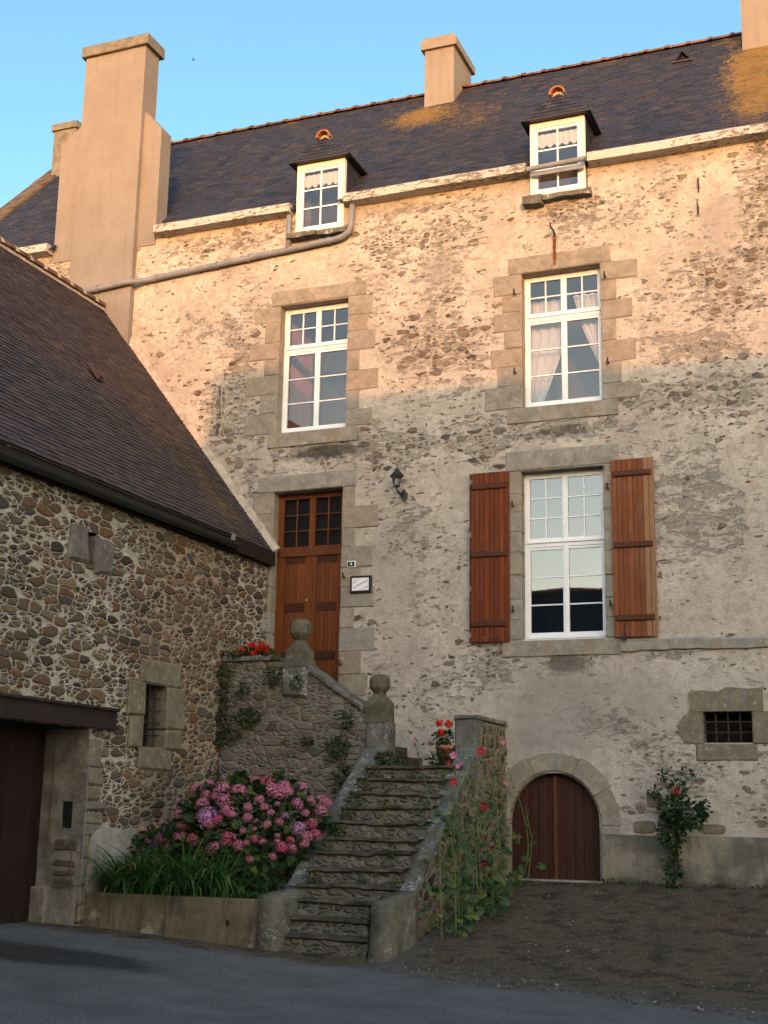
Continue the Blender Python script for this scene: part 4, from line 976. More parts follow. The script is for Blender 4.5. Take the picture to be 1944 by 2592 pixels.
    for k in range(n):
        f = lambda q: (xa+(xb-xa)*q/n, yf+.045+.008*math.sin(q*1.1), (zt_-.20-.055*abs(math.sin(q*math.pi/8))))
        p, q = f(k), f(k+1); m.face([(p[0], p[1], p[2]), (q[0], q[1], q[2]), (q[0], q[1], zt_), (p[0], p[1], zt_)])
    return d, m
_, v1 = dormer(*D1, False); _, v2 = dormer(*D2, True)
o = v1.obj('valance', 'curtain'); tag(o, 'scalloped white valance inside the dormer window beside the big chimney', 'curtain', 'valances in the dormer windows')
o = v2.obj('valance', 'curtain'); tag(o, 'scalloped white valance inside the dormer window with the grey rail', 'curtain', 'valances in the dormer windows')

# curtains of the upper right window
def curtain(x_out, top, prof, label):
    m = MB(); n, q = 34, 26; zt_, zb = top, 8.16
    for j in range(q+1):
        t = j/q; xi = prof(t); z = zt_+(zb-zt_)*t
        for k in range(n+1):
            f = k/n; x = x_out+(xi-x_out)*f; m.v.append((x, .40+.022*math.sin(f*26+.9*math.sin(t*3))+.01*math.sin(f*61+t*2), z))
    for j in range(q):
        for k in range(n): a = j*(n+1)+k; m.fi([a, a+1, a+n+2, a+n+1])
    o = m.obj('curtain', 'curtain', None, True); return tag(o, label, 'curtain', 'curtains of the upper right window')
lin = lambda t, pts: next(p[1]+(q[1]-p[1])*(t-p[0])/(q[0]-p[0]) for p, q in zip(pts, pts[1:]) if p[0] <= t <= q[0])
curtain(-5.66, 10.02, lambda t: lin(t, [(0, -4.98), (.35, -4.98), (.55, -5.10), (1, -5.42)]), 'sunlit sheer white curtain drawn to the left of the upper right window')
curtain(-4.30, 10.06, lambda t: lin(t, [(0, -4.86), (.3, -4.72), (.75, -4.38), (1, -4.33)]), 'narrow sheer white curtain on the right side of the upper right window')

# --- painted box gutters at the eaves
for a, b_ in ((-17.9, -15.12), (-12.72, -9.90), (-8.83, -5.50), (-4.44, XR)):
    m = MB(); n = max(2, int((b_-a)/.4)); y0, y1 = -.24, .03
    P = lambda x: (.016*fbm(x*1.1, 3.1)+.006*fbm(x*5, 1.1), .016*fbm(x*.9, 8.2)+.006*fbm(x*4, 8.2))
    for k in range(n):
        xa, xb = a+(b_-a)*k/n, a+(b_-a)*(k+1)/n; pa, pb = P(xa), P(xb)
        A = [(xa, y0+pa[0], 12.125+pa[1]), (xa, y0+pa[0], 12.27+pa[1]), (xa, y0+.02+pa[0], 12.29+pa[1]), (xa, y1, 12.29), (xa, y1, 12.11)]
        B = [(xb, y0+pb[0], 12.125+pb[1]), (xb, y0+pb[0], 12.27+pb[1]), (xb, y0+.02+pb[0], 12.29+pb[1]), (xb, y1, 12.29), (xb, y1, 12.11)]
        for q in range(5): r = (q+1) % 5; m.face([A[q], B[q], B[r], A[r]][::-1])
        if k == 0: m.face(A)
        if k == n-1: m.face(B[::-1])
    m.obj('box_gutter', 'peel', house)

# --- chimneys
def prism(m, pts, y0, y1):
    n = len(pts); m.face([(x, y0, z) for x, z in pts]); m.face([(x, y1, z) for x, z in pts][::-1])
    for k in range(n): a, b_ = pts[k], pts[(k+1) % n]; m.face([(a[0], y0, a[1]), (a[0], y1, a[1]), (b_[0], y1, b_[1]), (b_[0], y0, b_[1])])
m = MB(); prism(m, [(-14.62, 8.6), (-13.20, 8.6), (-13.20, 16.22), (-14.58, 16.22)], -.13, .36)
prism(m, [(-13.20, 12.0), (-12.80, 12.0), (-12.80, 14.42), (-13.20, 14.86)], -.02, .34)
prism(m, [(-15.10, 11.95), (-14.61, 11.95), (-14.60, 14.86), (-15.10, 14.46)], -.02, .34)
o = m.obj('chimney_breast', 'chimney', house)
m = MB(); m.block(-14.66, -13.12, 16.215, 16.44, -.21, .44, .006, .015); par(m.obj('cap', 'chim_cap'), o)
def stack(x0, x1, y0, y1, z0, z1, flare, cap, name='chimney', mat='chimney'):
    m = MB(); prism(m, [(x0-flare, z0), (x1+flare, z0), (x1+flare*.4, z0+.35), (x1, z0+.7), (x1, z1), (x0, z1), (x0, z0+.7), (x0-flare*.4, z0+.35)], y0, y1)
    return m.obj(name, mat, house)
def ridge_cap(x0, x1, y0, y1, z, chimney_):
    m = MB(); e = .07
    prism(m, [(x0-e, z), (x1+e, z), (x1+e, z+.17), (x1+.02, z+.25), (x0-.02, z+.25), (x0-e, z+.17)], y0-e, y1+e)
    return m
o = stack(-8.62, -7.98, 3.30, 4.45, 15.3, 17.12, .03, True); par(ridge_cap(-8.62, -7.98, 3.30, 4.45, 17.11, o).obj('cap', 'chimney'), o)
stack(-2.20, -1.35, 3.15, 4.6, 15.0, 18.6, .0, True)
m = MB(); prism(m, [(-17.85, 15.2), (-17.25, 15.2), (-17.25, 17.0), (-17.85, 17.0)], 3.3, 4.5); prism(m, [(-17.9, 17.0), (-17.2, 17.0), (-17.2, 17.16), (-17.9, 17.16)], 3.25, 4.55); m.obj('chimney', 'chim_cap', house)
# small triangular roof vent, terracotta
m = MB(); vx, vy = -3.32, 3.18; vz = rz(vy)
A, B, C_, D_ = (vx-.17, vy-.05, vz-.03), (vx+.17, vy-.05, vz-.03), (vx, vy-.05, vz+.20), (vx, vy+.22, vz+.22)
m.face([A, C_, D_]); m.face([B, D_, C_]); m.face([(A[0]+.05, vy+.0, vz), (B[0]-.05, vy+.0, vz), (vx, vy+.0, vz+.14)], 1); m.box(vx-.19, vx+.19, vy-.10, vy-.02, vz-.05, vz-.02)
par(m.obj('roof_vent', ['slate', 'void'], None, False, [(0, 0, 0)]*len(m.v)), roof)

# --- rain pipe across the facade
m = MB(); r = .055
m.tube([(-14.75, -.20, 11.14), (-14.0, -.20, 11.17), (-13.25, -.20, 11.225), (-13.12, -.17, 11.23), (-13.02, -.10, 11.25), (-12.9, -.08, 11.265), (-9.95, -.08, 11.44), (-9.0, -.09, 11.50), (-8.86, -.10, 11.53), (-8.76, -.10, 11.60), (-8.72, -.10, 11.72), (-8.70, -.11, 12.10)], r, 12)
o = m.obj('rain_pipe', 'zinc', house, True)
m = MB(); m.tube([(-9.95, -.09, 11.44), (-9.95, -.10, 12.10)], .05, 12); par(m.obj('branch_pipe', 'zinc', None, True), o)
m = MB()
for x, z in ((-12.7, 11.277), (-11.4, 11.354), (-10.75, 11.393), (-9.15, 11.492), (-13.9, 11.177)):
    y = -.20 if x < -13 else -.08; m.tube([(x-.02, y, z-.0012), (x+.02, y, z+.0012)], r+.014, 12); m.box(x-.012, x+.012, y, .01, z-.012, z+.012)
par(m.obj('pipe_collars', 'zinc', None), o)

# ------------------------------------------------------------------ small things fixed to or lying on the facade
t = thing('wall_lantern', 'black wall lantern on the plaster between front door and shutters', 'lantern', (-7.72, -.16, 6.74))
lx, ly = -7.74, -.20
m = MB(); m.lathe(lx, ly, [(.125, 7.02), (.128, 7.03), (.085, 7.075), (.045, 7.12), (.03, 7.155), (.010, 7.165), (.008, 7.24), (.001, 7.25)], 6); m.obj('lantern_cap', 'black', t)
m = MB()
for k in range(6):
    a = math.pi*k/3; m.tube([(lx+.085*math.cos(a), ly+.085*math.sin(a), 7.03), (lx+.052*math.cos(a), ly+.052*math.sin(a), 6.865)], .0075, 5)
m.lathe(lx, ly, [(.02, 6.83), (.058, 6.85), (.058, 6.87), (.05, 6.872)], 6); m.obj('cage', 'black', t)
m = MB(); m.lathe(lx, ly, [(.050, 6.873), (.080, 7.025)], 6); m.obj('lantern_glass', 'glass', t)
m = MB(); m.lathe(lx, ly, [(.012, 6.87), (.03, 6.91), (.03, 6.96), (.012, 6.99)], 8); m.obj('bulb', 'white', t)
m = MB(); m.tube([(lx, ly, 6.84), (lx+.01, ly, 6.78), (lx+.04, ly+.06, 6.74), (lx+.06, -.02, 6.74)], .018, 8); m.obj('arm', 'black', t)
m = MB(); cx, cz = lx+.065, 6.73
prism(m, [(cx, cz+.11), (cx-.055, cz+.04), (cx-.055, cz-.04), (cx, cz-.10), (cx+.055, cz-.04), (cx+.055, cz+.04)], -.05, 0.0); m.obj('back_plate', 'black', t)

def text(name, body, size, mat, parent, loc, rot=0.0, ext=.0012):
    cu = bpy.data.curves.new(name, 'FONT'); cu.body = body; cu.size = size; cu.extrude = ext; cu.align_x = 'CENTER'; cu.align_y = 'CENTER'
    tmp = bpy.data.objects.new('tmp', cu); COL.objects.link(tmp)
    me = bpy.data.meshes.new_from_object(tmp.evaluated_get(bpy.context.evaluated_depsgraph_get())); bpy.data.objects.remove(tmp)
    me.transform(Matrix.Translation(loc) @ Matrix.Rotation(math.pi/2, 4, 'X') @ Matrix.Rotation(rot, 4, 'Z')); me.materials.clear(); me.materials.append(MAT[mat])
    o = bpy.data.objects.new(name, me); COL.objects.link(o); return par(o, parent)
t = thing('house_number_sign', 'small dark green enamel plate with white number 4 beside the front door', 'sign', (-8.60, -.03, 5.56))
m = MB(); m.block(-8.675, -8.525, 5.565, 5.675, -.036, -.015, 0, .006); m.obj('border', 'sign_white', t)
m = MB(); m.block(-8.663, -8.537, 5.577, 5.663, -.040, -.030, 0, .004); m.obj('plate', 'sign_green', t)
text('numeral', '4', .085, 'sign_white', t, (-8.60, -.0415, 5.62))
t = thing('name_plaque', 'white name plaque in a dark wooden frame beside the front door', 'sign', (-8.41, -.03, 5.13))
m = MB(); a, b_, c, d, w = -8.60, -8.225, 5.125, 5.41, .03
m.block(a, b_, d-w, d, -.065, -.012, 0, .006); m.block(a, b_, c, c+w*1.3, -.065, -.012, 0, .006); m.block(a, a+w, c+w*1.3, d-w, -.065, -.012, 0, .006); m.block(b_-w*1.3, b_, c+w*1.3, d-w, -.065, -.012, 0, .006)
m.obj('frame', 'frame_wood', t)
m = MB(); m.box(a+w, b_-w, -.05, -.02, c+w, d-w); m.obj('board', 'sign_white', t)
text('lettering', 'LA RENAUDAIS', .042, 'ink', t, (-8.415, -.052, 5.272), .44)
for sx, sz, px, pz in ((.10, .022, -8.49, 5.34), (.05, .018, -8.53, 5.30), (.09, .022, -8.33, 5.20), (.05, .018, -8.30, 5.225)):
    m = MB(); n = 9; m.tube([(px-sx/2+sx*k/n, -.052, pz+sz*.5*math.sin(k*1.7)+sx*.4*(k/n-.5)) for k in range(n+1)], .004, 4); m.obj('flourish', 'ochre', t)

HK = 'iron hooks on the facade'
m = MB(); m.tube([(-5.06, .02, 11.0), (-5.06, -.10, 11.05), (-5.09, -.15, 11.09), (-5.10, -.155, 11.18)], [.02, .018, .016, .010], 6)
tag(m.obj('iron_hook', 'iron'), 'rusty iron hook above the upper right window', 'hook', HK)
m = MB(); m.tube([(-2.68, .0, 11.46), (-2.68, -.06, 11.47), (-2.68, -.07, 11.60)], .014, 6); m.tube([(-2.68, -.06, 11.47), (-2.68, -.055, 11.36)], .012, 6)
tag(m.obj('iron_hook', 'iron'), 'upper of two short iron pegs under the eaves', 'hook', HK)
m = MB(); m.tube([(-2.70, -.01, 11.12), (-2.70, -.05, 11.10), (-2.70, -.055, 10.98)], .014, 6); m.tube([(-2.70, -.05, 11.10), (-2.71, -.04, 11.2)], .012, 6)
tag(m.obj('iron_hook', 'iron'), 'lower of two short iron pegs under the eaves', 'hook', HK)
# ------------------------------------------------------------------ barn on the left
barn = thing('barn', 'low rubble stone barn with steep brown slate roof and black gutter', 'barn', (-12.0, -6.0, 0))
BX = -10.15
YB0 = -16.0
GD = (-9.2, -5.06, -.5, 2.60)         # garage opening (y0,y1,z0,z1)
BW = (-3.74, -3.14, 2.44, 3.32); SV = (-5.35, -5.19, 4.76, 5.20)
bh = [GD, BW, SV]
gy = clean_lines(sorted(set(ar(YB0, -8, .2)+ar(-8, 0, .035)+[0.0]+[v for h in bh for v in h[:2]])), {v for h in bh for v in h[:2]})
gzz = clean_lines(sorted(set([round(v, 4) for v in ar(-.1, 5.86, .035)]+[v for h in bh for v in h[2:]])), {v for h in bh for v in h[2:]})
m = MB(); n = len(gy)
for z in gzz:
    for y in gy: m.v.append((BX+.015*fbm(y*.7, z*.7), y, z))
for j in range(len(gzz)-1):
    for i in range(n-1):
        y, z = (gy[i]+gy[i+1])/2, (gzz[j]+gzz[j+1])/2
        if any(h[0] < y < h[1] and h[2] < z < h[3] for h in bh): continue
        m.fi([j*n+i, j*n+i+1, (j+1)*n+i+1, (j+1)*n+i])
m.obj('wall', 'barn_rubble', barn, True)
m = MB(); xg = -17.6; m.face([(BX, YB0, -.2), (xg, YB0, -.2), (xg, YB0, 5.9), (-13.86, YB0, 10.8), (BX, YB0, 5.9)]); m.face([(xg, YB0, -.2), (xg, 0, -.2), (xg, 0, 5.9), (xg, YB0, 5.9)]); m.obj('rear_wall', 'jamb', barn)
# garage: deep dark reveal, rendered jamb, board door, steel beam
m = MB(); n = 12; Z = [-.1+(2.6+.1)*k/n for k in range(n+1)]
for k in range(n):
    d = lambda z: .02*fbm(z*2.1, .4)
    for i in range(4):
        xa, xb = BX+.004-.68*i/4, BX+.004-.68*(i+1)/4
        P = lambda x, z: (x, GD[1]+.012*fbm(x*4, z*4, 3)+(.0 if z > .45 else -.04), z)
        m.face([P(xb, Z[k]), P(xa, Z[k]), P(xa, Z[k+1]), P(xb, Z[k+1])])
    a, b_ = Z[k], Z[k+1]
m.block(BX-.70, BX-.42, -.1, .58, GD[1]-.10, GD[1]+.02, .01, .03)
jam = m.obj('garage_jamb', 'jamb', barn)
m = MB()
for z, h in ((1.02, .16), (.83, .09), (.72, .06), (.55, .14), (.30, .12)):
    m.block(BX-.40, BX-.06, z, z+h, GD[1]-.018, GD[1]+.02, .02, .015)
par(m.obj('exposed_stones', 'finial'), jam)
m = MB(); m.block(BX-.30, BX-.16, 1.32, 1.66, GD[1]-.014, GD[1]+.02, .01, .004); par(m.obj('hollow', 'void'), jam)
m = MB(); yy = GD[0]; k = 0
while yy < GD[1]+.02:
    m.blockx(yy+.002, yy+.138, -.1, 2.62, BX-.75, BX-.66, .001, .006); yy += .14
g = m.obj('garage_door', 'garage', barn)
m = MB(); y0, y1 = -12.0, -4.46    # I-beam
m.box(BX-.05, BX+.085, y0, y1, 2.865, 2.90); m.box(BX-.05, BX+.085, y0, y1, 2.615, 2.65); m.box(BX-.05, BX+.035, y0, y1, 2.65, 2.865)
m.obj('steel_lintel', 'steel', barn)
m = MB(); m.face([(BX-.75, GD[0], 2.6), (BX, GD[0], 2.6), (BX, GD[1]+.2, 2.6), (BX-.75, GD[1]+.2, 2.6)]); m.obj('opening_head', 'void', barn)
# barn window
m = MB(); y0, y1, z0, z1 = BW
m.blockx(y0-.14, y1+.34, z1+.004, z1+.36, BX-.3, BX+.035, .015, .03); w = m.obj('window', 'granite_dark', barn)
for ya_, yb_, za_, zb_, mt in ((y0-.44, y0, 2.86, z1, 'granite_dark'), (y0-.36, y0, z0-.02, 2.85, 'granite_dark'), (y1, y1+.50, 2.72, z1, 'granite_dark'), (y1, y1+.46, z0-.02, 2.71, 'granite_dark')):
    m = MB(); m.blockx(ya_, yb_, za_, zb_, BX-.3, BX+.04, .012, .025); par(m.obj('jamb_stone', mt), w)
m = MB(); m.blockx(y0-.06, y1+.20, z0-.32, z0-.024, BX-.3, BX+.03, .012, .025); par(m.obj('sill', 'granite_dark'), w)
m = MB()
for k in range(1, 4): y = y0+(y1-y0)*k/4; m.tube([(BX-.10, y, z0), (BX-.10, y, z1)], .012, 6)
for k in range(1, 5): z = z0+(z1-z0)*k/5; m.tube([(BX-.09, y0, z), (BX-.09, y1, z)], .011, 6)
par(m.obj('grille', 'iron'), w)
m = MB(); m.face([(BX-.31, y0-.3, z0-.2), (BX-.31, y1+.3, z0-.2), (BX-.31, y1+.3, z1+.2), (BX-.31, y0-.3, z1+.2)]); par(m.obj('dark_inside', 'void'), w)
# slit vent between two upright stones
m = MB(); m.blockx(SV[0]-.42, SV[0], 4.74, 5.24, BX-.3, BX+.04, .035, .04); s = m.obj('slit_vent', 'upright', barn)
m = MB(); m.blockx(SV[1], SV[1]+.44, 4.68, 5.16, BX-.3, BX+.04, .035, .04); par(m.obj('upright_stone', 'upright'), s)
m = MB(); m.face([(BX-.28, SV[0]-.1, 4.6), (BX-.28, SV[1]+.1, 4.6), (BX-.28, SV[1]+.1, 5.4), (BX-.28, SV[0]-.1, 5.4)]); par(m.obj('dark_inside', 'void'), s)
# roof
ex, ez, rx_, rz_ = -10.05, 5.90, -13.86, 10.86
L = math.hypot(ex-rx_, rz_-ez)
def lich_barn(u, s):
    y = YB0+u; f = s/L
    return clamp(.80*gauss(y, f, -1.3, .28, .9, .3)+.5*gauss(y, f, -.8, .08, .6, .12)+.35*gauss(y, f, -1.6, .62, .8, .25)+.25*fbm(y*.9, f*4), 0, 1)*.55
m = MB(); att = []
vy0, vs0 = -2.86-YB0, math.hypot(12.0-10.05, 8.44-5.90)
slates(m, att, (ex, YB0, ez), (0, 1, 0), (rx_-ex, 0, rz_-ez), -.02-YB0, L, .098, .19, .016, lambda u, s: abs(u-vy0) < .09 and abs(s-vs0) < .22, lich_barn)
b = len(m.v)
for p in ((ex, YB0, ez-.03), (ex, -.02, ez-.03), (rx_, -.02, rz_-.03), (rx_, YB0, rz_-.03), (-17.7, YB0, 5.9), (-17.7, -.02, 5.9)): m.v.append(p); att.append((0, 0, 0))
m.fi([b, b+1, b+2, b+3]); m.fi([b+3, b+2, b+5, b+4])
br = m.obj('roof', 'barn_tile', barn, False, att)
nrm = Vector((rz_-ez, 0, ex-rx_)).normalized(); sv = Vector((rx_-ex, 0, rz_-ez)).normalized()
m = MB(); c = Vector((ex, -2.86, ez))+sv*vs0+nrm*.01; Y = Vector((0, 1, 0))     # small roof opening with a slate lid
A = c-sv*.22-Y*.09; B = c-sv*.22+Y*.09; C_ = c+sv*.22+Y*.09; D_ = c+sv*.22-Y*.09
m.face([A, B, C_, D_], 1); m.face([A+nrm*.02, A+nrm*.10, D_+nrm*.02]); m.face([B+nrm*.02, C_+nrm*.02, B+nrm*.12]); m.face([D_+nrm*.02, A+nrm*.10+Y*.02, B+nrm*.05-Y*.03, C_+nrm*.02])
par(m.obj('roof_vent', ['barn_tile', 'void'], None, False, [(0, 0, 0)]*len(m.v)), br)
m = MB(); y = YB0; n = 6        # ridge tiles bedded in mortar
while y < -.2:
    for (ya, yb, r0, r1) in ((y, y+.36, .12, .135),):
        A = [(rx_-r0*1.1*math.cos(t), ya, rz_-.04+r0*math.sin(t)) for t in (math.pi*k/n for k in range(n+1))]; B = [(rx_-r1*1.1*math.cos(t), yb, rz_-.04+r1*math.sin(t)) for t in (math.pi*k/n for k in range(n+1))]
        for k in range(n): m.face([A[k], A[k+1], B[k+1], B[k]])
        m.face(B); m.face(A)
    y += .40
par(m.obj('ridge_tiles', 'old_tile'), br)
m = MB(); y = YB0
while y < -.05:
    r0 = .142; A = [(rx_-r0*1.1*math.cos(t), y+.33, rz_-.05+r0*math.sin(t)) for t in (math.pi*k/n for k in range(n+1))]; B = [(p[0], y+.41, p[2]) for p in A]
    for k in range(n): m.face([A[k], A[k+1], B[k+1], B[k]])
    m.face(A); m.face(B); y += .40
a0, a1 = Vector((rx_, YB0, rz_))+nrm*.02-sv*.16, Vector((rx_, -.02, rz_))+nrm*.02-sv*.16
m.face([a0, a1, a1+sv*.15+nrm*.05, a0+sv*.15+nrm*.05]); m.face([a0-nrm*.03, a1-nrm*.03, a1, a0])
par(m.obj('ridge_mortar', 'mortar'), br)
m = MB(); n = 40        # mortar fillet where the roof meets the facade
for k in range(n):
    f0, f1 = k/n, (k+1)/n; P = lambda f, w, dn, y: Vector((ex, y, ez))+sv*(L*f)+nrm*(dn+w)+Vector((0, 0, 0))
    wv_ = lambda f: .115+.03*fbm(f*14, 2.2)+.015*fbm(f*40, 1)
    a, b_ = f0, f1
    m.face([P(a, 0, .02, -.07), P(b_, 0, .02, -.07), P(b_, wv_(b_), 0, -.025), P(a, wv_(a), 0, -.025)]); m.face([P(a, wv_(a), 0, -.025), P(b_, wv_(b_), 0, -.025), P(b_, wv_(b_), .01, .02), P(a, wv_(a), .01, .02)])
    m.face([P(a, -.02, 0, -.07), P(b_, -.02, 0, -.07), P(b_, 0, .02, -.07), P(a, 0, .02, -.07)])
par(m.obj('verge_mortar', 'mortar'), br)
# gutter, fascia
m = MB(); n = 8; r0 = .085; gx = ex+.085; ya, yb = YB0, -1.50
zc = lambda y: 5.76+.012*(y+1.5)*.6
for (A_, B_) in ((ya, -8.0), (-8.0, -4.0), (-4.0, yb)):
    for rr, fl in ((r0, 1), (r0-.006, 0)):
        P = lambda t, y: (gx+rr*math.cos(t), y, zc(y)+rr*math.sin(t)*1.05)
        for k in range(n): t0, t1 = -math.pi*k/n, -math.pi*(k+1)/n; m.face([P(t0, A_), P(t0, B_), P(t1, B_), P(t1, A_)])
m.face([(gx+r0*math.cos(-math.pi*k/n), yb, zc(yb)+r0*math.sin(-math.pi*k/n)*1.05) for k in range(n+1)])
o = m.obj('gutter', 'darkgutter', barn, True)
m = MB(); m.box(ex-.16, ex+.035, -1.44, -.03, 5.66, 5.885); m.box(ex-.12, ex-.02, YB0, -1.44, 5.68, 5.86); m.obj('fascia_board', 'fascia', barn)
m = MB(); m.box(ex-.02, ex+.02, -1.56, -1.46, 5.80, 5.93); par(m.obj('gutter_clip', 'zinc'), o)
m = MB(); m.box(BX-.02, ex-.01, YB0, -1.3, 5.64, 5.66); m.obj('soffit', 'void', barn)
# thin cable and rod on the corner of the garage opening
m = MB(); m.tube([(BX+.03, GD[1]+.005, 2.62), (BX+.05, GD[1]-.01, 2.40), (BX+.035, GD[1]+.0, 1.2), (BX+.03, GD[1]+.0, .55)], .008, 6); m.obj('cable', 'zinc', barn)
m = MB(); m.tube([(BX-.48, GD[1]-.03, 2.55), (BX-.50, GD[1]-.03, 1.0)], .008, 5); m.tube([(BX-.11, GD[1]-.03, 1.05), (BX-.11, GD[1]-.03, .48)], .007, 5); m.obj('wire', 'straw', barn)
# squared stones at the barn corner
m = MB(); z = -.12
for h, w in ((.26, .24), (.24, .34), (.22, .26), (.34, .18), (.30, .16), (.14, .40), (.16, .42), (.13, .50), (.20, .34), (.24, .38), (.36, .32)):
    m.blockx(GD[1]+.0, GD[1]+w, z, z+h-.012, BX-.2, BX+.035, .015, .025); z += h
m.obj('corner_stones', 'granite_dark', barn)

# ------------------------------------------------------------------ stone staircase
st = thing('stone_staircase', 'weathered stone outside staircase with ball finials and mossy landing wall', 'staircase', (-6.7, -3.0, 0))
SYS = [-5.02, -4.85, -4.67, -4.48, -4.27, -4.02, -3.75, -3.48, -3.20, -2.93, -2.66, -2.38, -2.10]      # nosings
SZS = [-.075, .14, .335, .53, .71, .90, 1.09, 1.28, 1.475, 1.67, 1.87, 2.07, 2.25]
for k in range(13):
    y0 = SYS[k]; z1 = SZS[k]; z0 = SZS[k-1] if k else -.3; a, b_ = -7.42, -6.08
    if k == 0: y0 -= .05; a, b_ = -7.34, -6.12
    m = MB(); n = 30; X = [a+(b_-a)*i/n for i in range(n+1)]
    cut = [a+(b_-a)*q+rnd.uniform(-.12, .12) for q in ((.5,) if k % 2 else (.33, .7))]; so_ = [(rnd.uniform(-.022, .022), rnd.uniform(-.014, .012), rnd.uniform(-.03, .03)) for _ in range(4)]; si = lambda x: so_[sum(x > c for c in cut)]
    fr = [y0+si(x)[0]+.012*fbm(x*4, z1*3)+.006*fbm(x*15, z1) for x in X]; tp = [z1+si(x)[1]+si(x)[2]*(x-a)*.4+.005*fbm(x*5, z1*7, 1)+.004*fbm(x*17, z1*3) for x in X]; yb = (SYS[k+1] if k < 12 else -1.8)+.10
    for i in range(n):
        A, B = X[i], X[i+1]
        m.face([(A, fr[i]-.022, tp[i]-.010), (B, fr[i+1]-.022, tp[i+1]-.010), (B, yb, tp[i+1]), (A, yb, tp[i])])
        m.face([(A, fr[i]-.026, tp[i]-.042-.010*fbm(A*7, z1)), (B, fr[i+1]-.026, tp[i+1]-.042-.010*fbm(B*7, z1)), (B, fr[i+1]-.022, tp[i+1]-.010), (A, fr[i]-.022, tp[i]-.010)])
        m.face([(A, fr[i]+.02, tp[i]-.065), (B, fr[i+1]+.02, tp[i+1]-.065), (B, fr[i+1]-.026, tp[i+1]-.042-.010*fbm(B*7, z1)), (A, fr[i]-.026, tp[i]-.042-.010*fbm(A*7, z1))])
        m.face([(A, fr[i]+.012*fbm(A*6, 5), z0-.03), (B, fr[i+1]+.012*fbm(B*6, 5), z0-.03), (B, fr[i+1]+.02, tp[i+1]-.065), (A, fr[i]+.02, tp[i]-.065)], 1)
    m.obj('step', ['step', 'riser'], st)
m = MB(); m.block(-7.42, -5.98, 2.14, 2.245, -2.03, .02, .006, .02); m.obj('landing', 'step', st)
# upper flight behind the landing wall
for k in range(5):
    m = MB(); x1 = -7.30-.26*k; m.box(x1-.4, x1, -1.2, -.02, 2.0, 2.25+.17*(k+1)); m.obj('upper_step', 'step', st)
m = MB(); m.box(-10.12, -8.60, -1.2, -.02, 2.0, 3.095); m.obj('door_landing', 'step', st)
ctop = lambda y: .65+.738*(y+4.07)       # upper edge of the sloping copings
def slopewall(x0, x1, name, cop):
    """low parapet beside the steps: sloping rubble wall under a coping of long stones"""
    m = MB(); n = 46; q = 24
    top = lambda y: max(.52, ctop(y)-.10) if y < -4.07 else ctop(y)-.10
    for xx, flip in ((x1, False), (x0, True)):
        for i in range(n):
            ya, yb = -4.95+3.40*i/n, -4.95+3.40*(i+1)/n
            for j in range(q):
                P = lambda y, f: (xx+.015*fbm(y*2, f*5, xx), y, -.2+(top(y)+.2)*f)
                F = [P(ya, j/q), P(yb, j/q), P(yb, (j+1)/q), P(ya, (j+1)/q)]
                m.face(F[::-1] if flip else F)
    w = m.obj(name, 'parapet_rubble', st, True)
    m = MB(); ys_ = [-4.08, -3.55, -2.98, -2.52, -1.98, -1.53]
    for a, b_ in zip(ys_, ys_[1:]):
        e = .008; dz = rnd.uniform(-.012, .012); c0, c1 = cop
        J = lambda: rnd.uniform(-.009, .009)
        def sec(y): z = ctop(y)-.11+dz; return [(c0+J(), y, z-.03), (c0+J(), y, z+.085), (c0+.03, y, z+.11+J()), (c1-.03, y, z+.11+J()), (c1+J(), y, z+.085), (c1+J(), y, z-.03)]
        nseg = 6; S_ = [sec(a+e+(b_-a-2*e)*k/nseg) for k in range(nseg+1)]
        for A, B in zip(S_, S_[1:]):
            for k in range(5): m.face([A[k], B[k], B[k+1], A[k+1]][::-1])
        m.face(S_[0][::-1]); m.face(S_[-1])
    par(m.obj('coping', 'coping'), w)
    return w
slopewall(-6.17, -5.92, 'parapet', (-6.20, -5.90)); slopewall(-7.66, -7.36, 'parapet', (-7.68, -7.35))
# rounded end piers at the foot; their tops rise gently to meet the copings
def pier(xa, xb, y0, z1, slope, name):
    m = MB(); n = 12; cx, w = (xa+xb)/2, xb-xa; yb = -4.06; P = [(cx-w/2*math.cos(math.pi*k/n), y0+.13-.13*math.sin(math.pi*k/n)) for k in range(n+1)]
    for k in range(1, 6): P.append((cx+w/2, y0+.13+(yb-y0-.13)*k/5))
    for k in range(5, 0, -1): P.append((cx-w/2, y0+.13+(yb-y0-.13)*k/5))
    zs_ = [-.25, -.12, .0, .15, .3, z1-.07, z1-.015]; fl = [.05, .03, .014, .006, 0, 0, -.022]; rings = []
    for z, f in zip(zs_, fl): rings.append([m.vert((x+(x-cx)*f/w*2+.012*fbm(x*7, z*5, y), y-(f if y < y0+.2 else 0)+.012*fbm(z*6, x*7), z+((y-y0)*slope if z > .4 else 0)+.010*fbm(x*6, y*6))) for x, y in P])
    for A, B in zip(rings, rings[1:]):
        for k in range(len(P)): m.fi([A[k], A[(k+1) % len(P)], B[(k+1) % len(P)], B[k]])
    m.fi(rings[-1]); return m.obj(name, 'pier', st, True)
pier(-6.13, -5.86, -5.06, .56, .10, 'end_pier'); pier(-7.62, -7.30, -5.04, .58, .09, 'end_pier')
